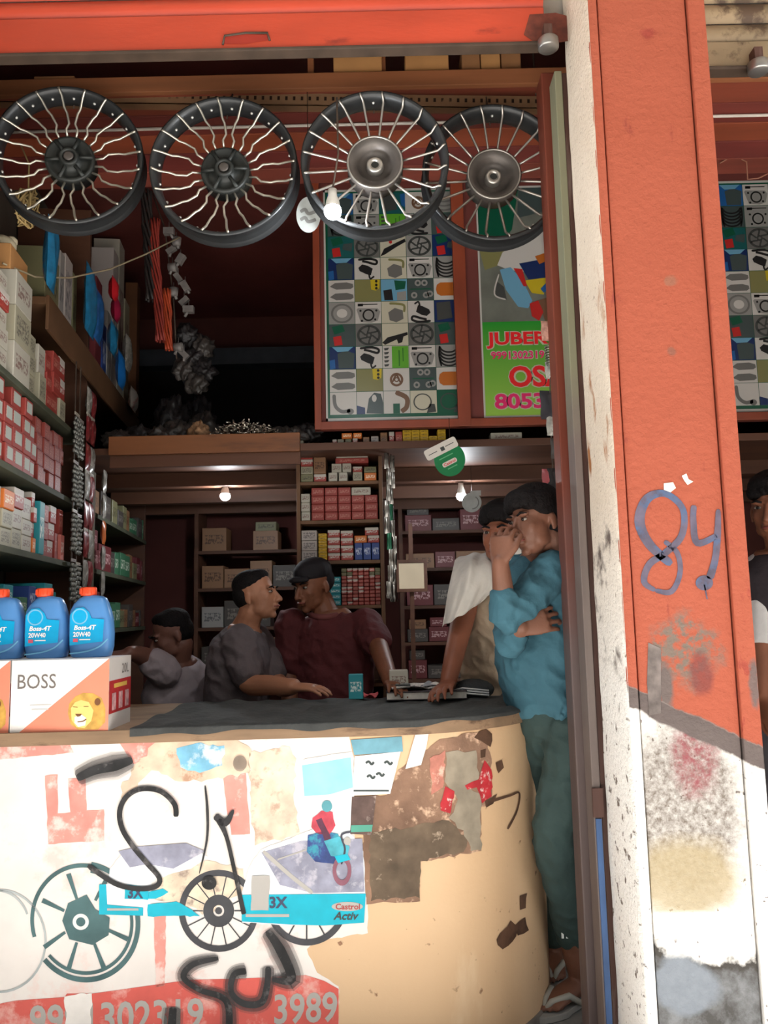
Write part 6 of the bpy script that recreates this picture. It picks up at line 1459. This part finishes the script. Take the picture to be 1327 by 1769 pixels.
B.limb([shR, mix(shR, elR, .5), elR, mix(elR, wrR, .5), wrR], [.050, .046, .042, .036, .028]); add_hand(B, wrR, Vector((-.25, -.9, -.05)), Vector((-.3, -.2, .9)), .95, .22, side=1)
elL = P(960, 1090, 3.0); B.limb([shL, elL, elL+Vector((-.1, -.05, -.18))], [.05, .042, .03])
for sg in (-1, 1): B.limb([hip+sd*sg*.08, hip+sd*sg*.09+Vector((0, .02, -.38)), Vector((hip.x, 3.2, .07))+sd*sg*.09], [.085, .06, .045]); B.loft([Vector((hip.x, 3.24, .04))+sd*sg*.09, Vector((hip.x, 3.18, .04))+sd*sg*.09, Vector((hip.x, 3.04, .025))+sd*sg*.09], [(.035, .035), (.04, .038), (.04, .022)], sd)
B.build('body', sk2, ps, .005, 2); face_bits(ps, T, Mh, .98); hair(ps, T, Mh, .98, 'full')
m_cream = cloth_m('cream_shirt', (198, 176, 150)); C = Blob()
C.loft([mix(neck, chest, .06), mix(neck, chest, .4), chest, mix(chest, waist, .5), waist, hip], [(.085, .066), (.16, .09), (.178, .108), (.165, .108), (.168, .112), (.175, .115)], sd)
C.limb([shL, elL], [.066, .058]); C.build('shirt', m_cream, ps, .006, 3, 0.007)
C = Blob(); C.loft([hip+Vector((0, 0, .06)), hip+Vector((0, 0, -.08))], [(.16, .105), (.155, .105)], sd)
for sg in (-1, 1): C.limb([hip+sd*sg*.08, hip+sd*sg*.09+Vector((0, .02, -.38)), Vector((hip.x, 3.2, .10))+sd*sg*.09], [.10, .08, .065])
C.build('trousers', cloth_m('grey_trousers', (84, 82, 84)), ps, .008, 3)
# shawl: a draped sheet over both shoulders, pointed at the near arm
def shawl_sheet(ctrl, name, thick=.008):
    rows = len(ctrl); cols = len(ctrl[0])
    def cr(p, t):
        n = len(p)-1; i = min(int(t*n), n-1); u = t*n-i; p0, p1, p2, p3 = p[max(i-1, 0)], p[i], p[i+1], p[min(i+2, n)]
        return .5*((2*p1)+(p2-p0)*u+(2*p0-5*p1+4*p2-p3)*u*u+(3*p1-p0-3*p2+p3)*u**3)
    def f(u, v):
        p = cr([cr(r, u) for r in ctrl], v); return p+Vector((0, -.006*math.sin(u*19+v*7)-.004*math.sin(u*37-v*5), .003*math.sin(u*23)))
    b = MB(); b.grid(f, 40, 30); b.grid(lambda u, v: f(u, v)+Vector((0, thick, -.001)), 40, 30)
    for a, c_ in ((0, 0), (1, 0)): pass
    return b.obj(name, cloth_m('white_shawl', (206, 198, 188)), ps)
q = lambda x, y, Y: P(x, y, Y)
shawl_sheet([[q(872, 958, 3.09), q(845, 955, 3.09), q(815, 956, 3.12), q(786, 966, 3.13)], [q(868, 985, 2.965), q(842, 972, 2.965), q(808, 972, 2.96), q(782, 984, 3.05)], [q(862, 1010, 2.915), q(838, 1010, 2.91), q(800, 1014, 2.90), q(774, 1022, 3.0)], [q(850, 1025, 2.905), q(825, 1040, 2.90), q(792, 1050, 2.89), q(769, 1054, 2.97)], [q(842, 1030, 2.90), q(815, 1052, 2.895), q(785, 1070, 2.88), q(764, 1082, 2.94)]], 'shawl')
shawl_sheet([[q(878, 958, 3.09), q(905, 955, 3.09), q(935, 962, 3.10)], [q(884, 985, 2.95), q(905, 968, 2.94), q(932, 975, 2.98)], [q(880, 1010, 2.90), q(900, 1005, 2.90), q(925, 1010, 2.94)], [q(876, 1045, 2.90), q(892, 1048, 2.90), q(910, 1050, 2.93)]], 'shawl')
B = Blob(); B.limb([q(885, 965, 2.90), q(900, 958, 2.88), q(915, 962, 2.89), q(908, 978, 2.89)], [.018, .028, .026, .014]); B.build('shawl_knot', MATS['white_shawl'], ps, .005, 2)
# ---- man in the grey tee, profile to the right
pg = thing('person', 'man in a grey T-shirt seen in profile, forearm on the counter', 'person', (P(430, 1200, 3.3).x, 3.32, 0)); sk3 = skin('skin_grey_tee', (158, 108, 82))
B = Blob(); hc = P(443, 1030, 3.28); Mh = frame((.96, -.24, .13)); hs = .86; T = add_head(B, hc, Mh, hs)
neck = P(425, 1083, 3.30); chest = P(415, 1135, 3.30); waist = P(408, 1225, 3.32); hip = Vector((waist.x, 3.34, .70)); sd = Vector((.15, .99, 0))
shN = P(412, 1110, 3.15); elN = P(432, 1205, 3.09); wrN = PZ(502, 1200, CZ+.035); wrN = Vector((P(505, 1197, 2.93).x, 2.93, CZ+.052))
shF = P(440, 1105, 3.45)
B.limb([T(0, .03, -.06), mix(T(0, .03, -.06), neck, .5), neck], [.052, .05, .058]); B.loft([neck, chest, waist, hip], [(.10, .06), (.17, .09), (.15, .095), (.15, .10)], sd)
elN.z = CZ+.055
B.limb([shN, mix(shN, elN, .5), elN, mix(elN, wrN, .5), wrN], [.05, .046, .042, .037, .028]); add_hand(B, wrN, Vector((.93, -.30, -.02)), Vector((.1, -.15, .95)), .92, .20, side=-1)
elF = P(478, 1180, 3.32); B.limb([shF, elF, Vector((P(505, 1190, 3.05).x, 3.10, CZ+.04))], [.05, .042, .03])
for sg in (-1, 1): B.limb([hip+sd*sg*.09, hip+sd*sg*.10+Vector((.05, 0, -.33)), Vector((hip.x, hip.y, .07))+sd*sg*.10], [.085, .06, .045]); B.loft([Vector((hip.x-.05, hip.y, .04))+sd*sg*.10, Vector((hip.x, hip.y, .04))+sd*sg*.10, Vector((hip.x+.14, hip.y, .025))+sd*sg*.10], [(.035, .035), (.04, .038), (.04, .022)], sd)
B.build('body', sk3, pg, .005, 2); face_bits(pg, T, Mh, hs); hair(pg, T, Mh, hs, 'short')
m_gt = cloth_m('grey_tee', (92, 82, 84)); C = Blob()
C.loft([mix(neck, chest, .1), mix(neck, chest, .5), chest, waist, hip+Vector((0, 0, -.02))], [(.095, .068), (.165, .10), (.19, .118), (.175, .12), (.17, .115)], sd)
C.limb([shN, mix(shN, elN, .75)], [.07, .062]); C.limb([shF, mix(shF, elF, .75)], [.07, .062]); C.build('tee_shirt', m_gt, pg, .006, 3, 0.006)
def trousers(t, hip, sd, col, fx=0.0):
    C = Blob(); C.loft([hip+Vector((0, 0, .05)), hip+Vector((0, 0, -.08))], [(.16, .105), (.155, .105)], sd)
    for sg in (-1, 1): C.limb([hip+sd*sg*.09, hip+sd*sg*.10+Vector((fx, 0, -.33)), Vector((hip.x, hip.y, .10))+sd*sg*.10], [.10, .08, .065])
    C.build('trousers', cloth_m('trousers_%d' % col[0], col), t, .008, 3)
trousers(pg, hip, sd, (60, 62, 76), .05)
# ---- man in maroon with the dark cap
pm_ = thing('person', 'man in a maroon shirt and dark cap behind the counter, facing the grey-shirted man', 'person', (P(570, 1200, 3.57).x, 3.57, 0)); sk4 = skin('skin_maroon', (122, 76, 54))
B = Blob(); hc = P(541, 1012, 3.55); Mh = frame((-.62, -.76, -.22)); hs = .94; T = add_head(B, hc, Mh, hs)
neck = P(562, 1058, 3.57); chest = P(572, 1115, 3.57); waist = P(575, 1225, 3.57); hip = Vector((waist.x, 3.57, .72)); sd = Vector((.93, -.36, 0)).normalized()
shR = P(502, 1078, 3.60); shL = P(632, 1080, 3.52); elL = P(652, 1112, 3.36); wrL = Vector((P(676, 1152, 2.93).x, 2.93, CZ+.055)); elR = P(498, 1165, 3.55)
B.limb([T(0, .03, -.06), neck], [.052, .058]); B.loft([neck, chest, waist, hip], [(.10, .06), (.175, .09), (.15, .09), (.155, .10)], sd)
B.limb([shL, mix(shL, elL, .5), elL, mix(elL, wrL, .5), wrL], [.05, .046, .042, .036, .028]); add_hand(B, wrL, Vector((.2, -.95, -.02)), Vector((.2, .1, .95)), .92, .22, side=-1)
wrR = elR+Vector((.03, -.12, -.20)); B.limb([shR, elR, wrR], [.05, .042, .028]); add_hand(B, wrR, Vector((.1, -.5, -.8)), Vector((-.9, -.1, .1)), .9, .3, side=1)
for sg in (-1, 1): B.limb([hip+sd*sg*.09, hip+sd*sg*.10+Vector((0, 0, -.33)), Vector((hip.x, hip.y, .07))+sd*sg*.10], [.085, .06, .045]); B.loft([Vector((hip.x, hip.y+.05, .04))+sd*sg*.10, Vector((hip.x, hip.y, .04))+sd*sg*.10, Vector((hip.x, hip.y-.14, .025))+sd*sg*.10], [(.035, .035), (.04, .038), (.04, .022)], sd)
B.build('body', sk4, pm_, .005, 2); face_bits(pm_, T, Mh, hs)
hair(pm_, T, Mh, hs, 'cap', M('dark_cap', (26, 22, 26), .8, var=.2))
m_mr = cloth_m('maroon_shirt', (88, 36, 38)); C = Blob()
C.loft([mix(neck, chest, .08), mix(neck, chest, .45), chest, waist, hip+Vector((0, 0, -.02))], [(.095, .07), (.17, .10), (.20, .118), (.18, .118), (.175, .115)], sd)
C.limb([shL, mix(shL, elL, .95)], [.072, .064]); C.limb([shR, mix(shR, elR, .8)], [.07, .064]); C.build('shirt', m_mr, pm_, .006, 3, 0.006)
C = Blob(); C.limb([neck+Vector((-.07, -.02, -.005)), neck+Vector((-.02, -.075, -.02)), neck+Vector((.05, -.07, -.015)), neck+Vector((.085, .0, .01))], [.012, .014, .014, .012]); C.build('collar', M('maroon_collar', (112, 60, 58), .8, var=.2), pm_, .005, 1)
trousers(pm_, hip, sd, (52, 50, 56))
# ---- dim figure bending at the left
pd = thing('person', 'dim seated figure in a pale grey shirt behind the oil cartons, one arm stretched out', 'person', (P(308, 1200, 3.35).x, 3.42, 0)); sk5 = skin('skin_dim', (112, 74, 62))
B = Blob(); hc = P(297, 1098, 3.36); Mh = frame((-.85, -.45, -.35)); hs = .84; T = add_head(B, hc, Mh, hs)
neck = P(305, 1145, 3.40); chest = P(310, 1190, 3.42); waist = P(314, 1270, 3.44); hip = Vector((waist.x, 3.46, .50)); sd = Vector((.55, .83, 0)).normalized()
shN = P(284, 1160, 3.28); elN = P(250, 1135, 3.24); wrN = P(224, 1128, 3.16); shF = P(326, 1160, 3.5)
B.limb([T(0, .03, -.06), neck], [.048, .054]); B.loft([neck, chest, waist, hip], [(.09, .06), (.15, .085), (.14, .09), (.15, .10)], sd)
B.limb([shN, elN, wrN], [.048, .04, .027]); add_hand(B, wrN, Vector((-.85, -.4, -.1)), Vector((-.2, -.3, .9)), .9, .4, side=1)
B.limb([shF, P(340, 1230, 3.40), P(323, 1262, 3.25)], [.048, .04, .03])
for sg in (-1, 1):
    kn = hip+sd*sg*.10+Vector((-.27, -.25, 0)); kn.y = max(kn.y, 3.12); B.limb([hip+sd*sg*.08, kn, Vector((kn.x, kn.y+.02, .06))], [.08, .06, .042]); B.loft([Vector((kn.x, kn.y+.05, .04)), Vector((kn.x, kn.y, .03)), Vector((kn.x+.04, kn.y-.08, .022))], [(.035, .035), (.04, .03), (.04, .02)], Vector((1, 0, 0)))
B.build('body', sk5, pd, .006, 2); face_bits(pd, T, Mh, hs); hair(pd, T, Mh, hs, 'short')
C = Blob(); C.loft([mix(neck, chest, .1), mix(neck, chest, .5), chest, waist, hip], [(.085, .065), (.15, .095), (.17, .11), (.16, .115), (.165, .115)], sd)
C.limb([shN, mix(shN, elN, .5)], [.066, .06]); C.limb([shF, P(338, 1215, 3.43)], [.066, .058]); C.build('shirt', cloth_m('pale_grey_shirt', (150, 138, 142)), pd, .006, 3, 0.006)
C = Blob(); C.loft([hip+Vector((0, 0, .04)), hip+Vector((0, 0, -.05))], [(.165, .115), (.15, .10)], sd)
for sg in (-1, 1):
    kn = hip+sd*sg*.10+Vector((-.27, -.25, 0)); kn.y = max(kn.y, 3.12); C.limb([hip+sd*sg*.08, kn, Vector((kn.x, kn.y+.02, .12))], [.095, .078, .06])
C.build('trousers', cloth_m('trousers_dim', (66, 62, 66)), pd, .008, 3)
st = thing('stool', 'low wooden stool under the dim seated figure', 'stool', (hip.x, hip.y+.02, 0))
MB().box((hip.x+.05, hip.y+.06, .385), (.26, .26, .03)).obj('seat', m_dwood, st)
for a in (-1, 1):
    for b_ in (-1, 1): MB().box((hip.x+.05+a*.11, hip.y+.06+b_*.11, .185), (.03, .03, .37)).obj('leg', m_dwood, st)
# ---- person past the pillar
pr = thing('person', 'man in a dark waistcoat and white sleeves seen past the pillar', 'person', (P(1350, 1200, 2.75).x, 2.8, 0)); sk6 = skin('skin_past_pillar', (128, 80, 58))
B = Blob(); hc = P(1338, 880, 2.75); Mh = frame((-.62, -.76, -.08)); T = add_head(B, hc, Mh, 1.0)
neck = P(1355, 950, 2.8); chest = P(1358, 1030, 2.82); waist = P(1362, 1170, 2.84); hip = Vector((waist.x, 2.86, .84)); sd = Vector((.9, -.42, 0)).normalized()
shN = P(1318, 985, 2.84); elN = P(1316, 1100, 2.80); wrN = P(1318, 1200, 2.72); shF = P(1450, 985, 2.74); elF = P(1460, 1100, 2.7)
B.limb([T(0, .03, -.06), neck], [.054, .058]); B.loft([neck, chest, waist, hip], [(.09, .06), (.16, .09), (.14, .09), (.15, .10)], sd)
B.limb([shN, elN, wrN], [.05, .042, .03]); add_hand(B, wrN, Vector((-.05, -.3, -.95)), Vector((-.9, -.3, .0)), .95, .3, side=1)
wrF = elF+Vector((-.02, -.08, -.24)); B.limb([shF, elF, wrF], [.05, .042, .03]); add_hand(B, wrF, Vector((-.05, -.3, -.95)), Vector((.9, -.3, .0)), .95, .3, side=-1)
for sg in (-1, 1): B.limb([hip+sd*sg*.08, hip+sd*sg*.09+Vector((0, 0, -.38)), Vector((hip.x, hip.y, .07))+sd*sg*.09], [.085, .06, .045]); B.loft([Vector((hip.x, hip.y+.05, .04))+sd*sg*.09, Vector((hip.x, hip.y, .04))+sd*sg*.09, Vector((hip.x, hip.y-.14, .025))+sd*sg*.09], [(.035, .035), (.04, .038), (.04, .022)], sd)
B.build('body', sk6, pr, .006, 2); face_bits(pr, T, Mh, 1.0); hair(pr, T, Mh, 1.0, 'full')
C = Blob(); C.loft([mix(neck, chest, .05), mix(neck, chest, .5), chest, waist, hip], [(.085, .065), (.165, .10), (.18, .11), (.165, .11), (.17, .11)], sd); C.build('waistcoat', cloth_m('dark_waistcoat', (48, 40, 44)), pr, .007, 3)
for a, b_ in ((shN, elN), (shF, elF)): C = Blob(); C.limb([a, mix(a, b_, .98)], [.066, .058]); C.build('sleeve', cloth_m('white_sleeve', (196, 192, 190)), pr, .007, 2)
trousers(pr, hip, sd, (58, 54, 58))
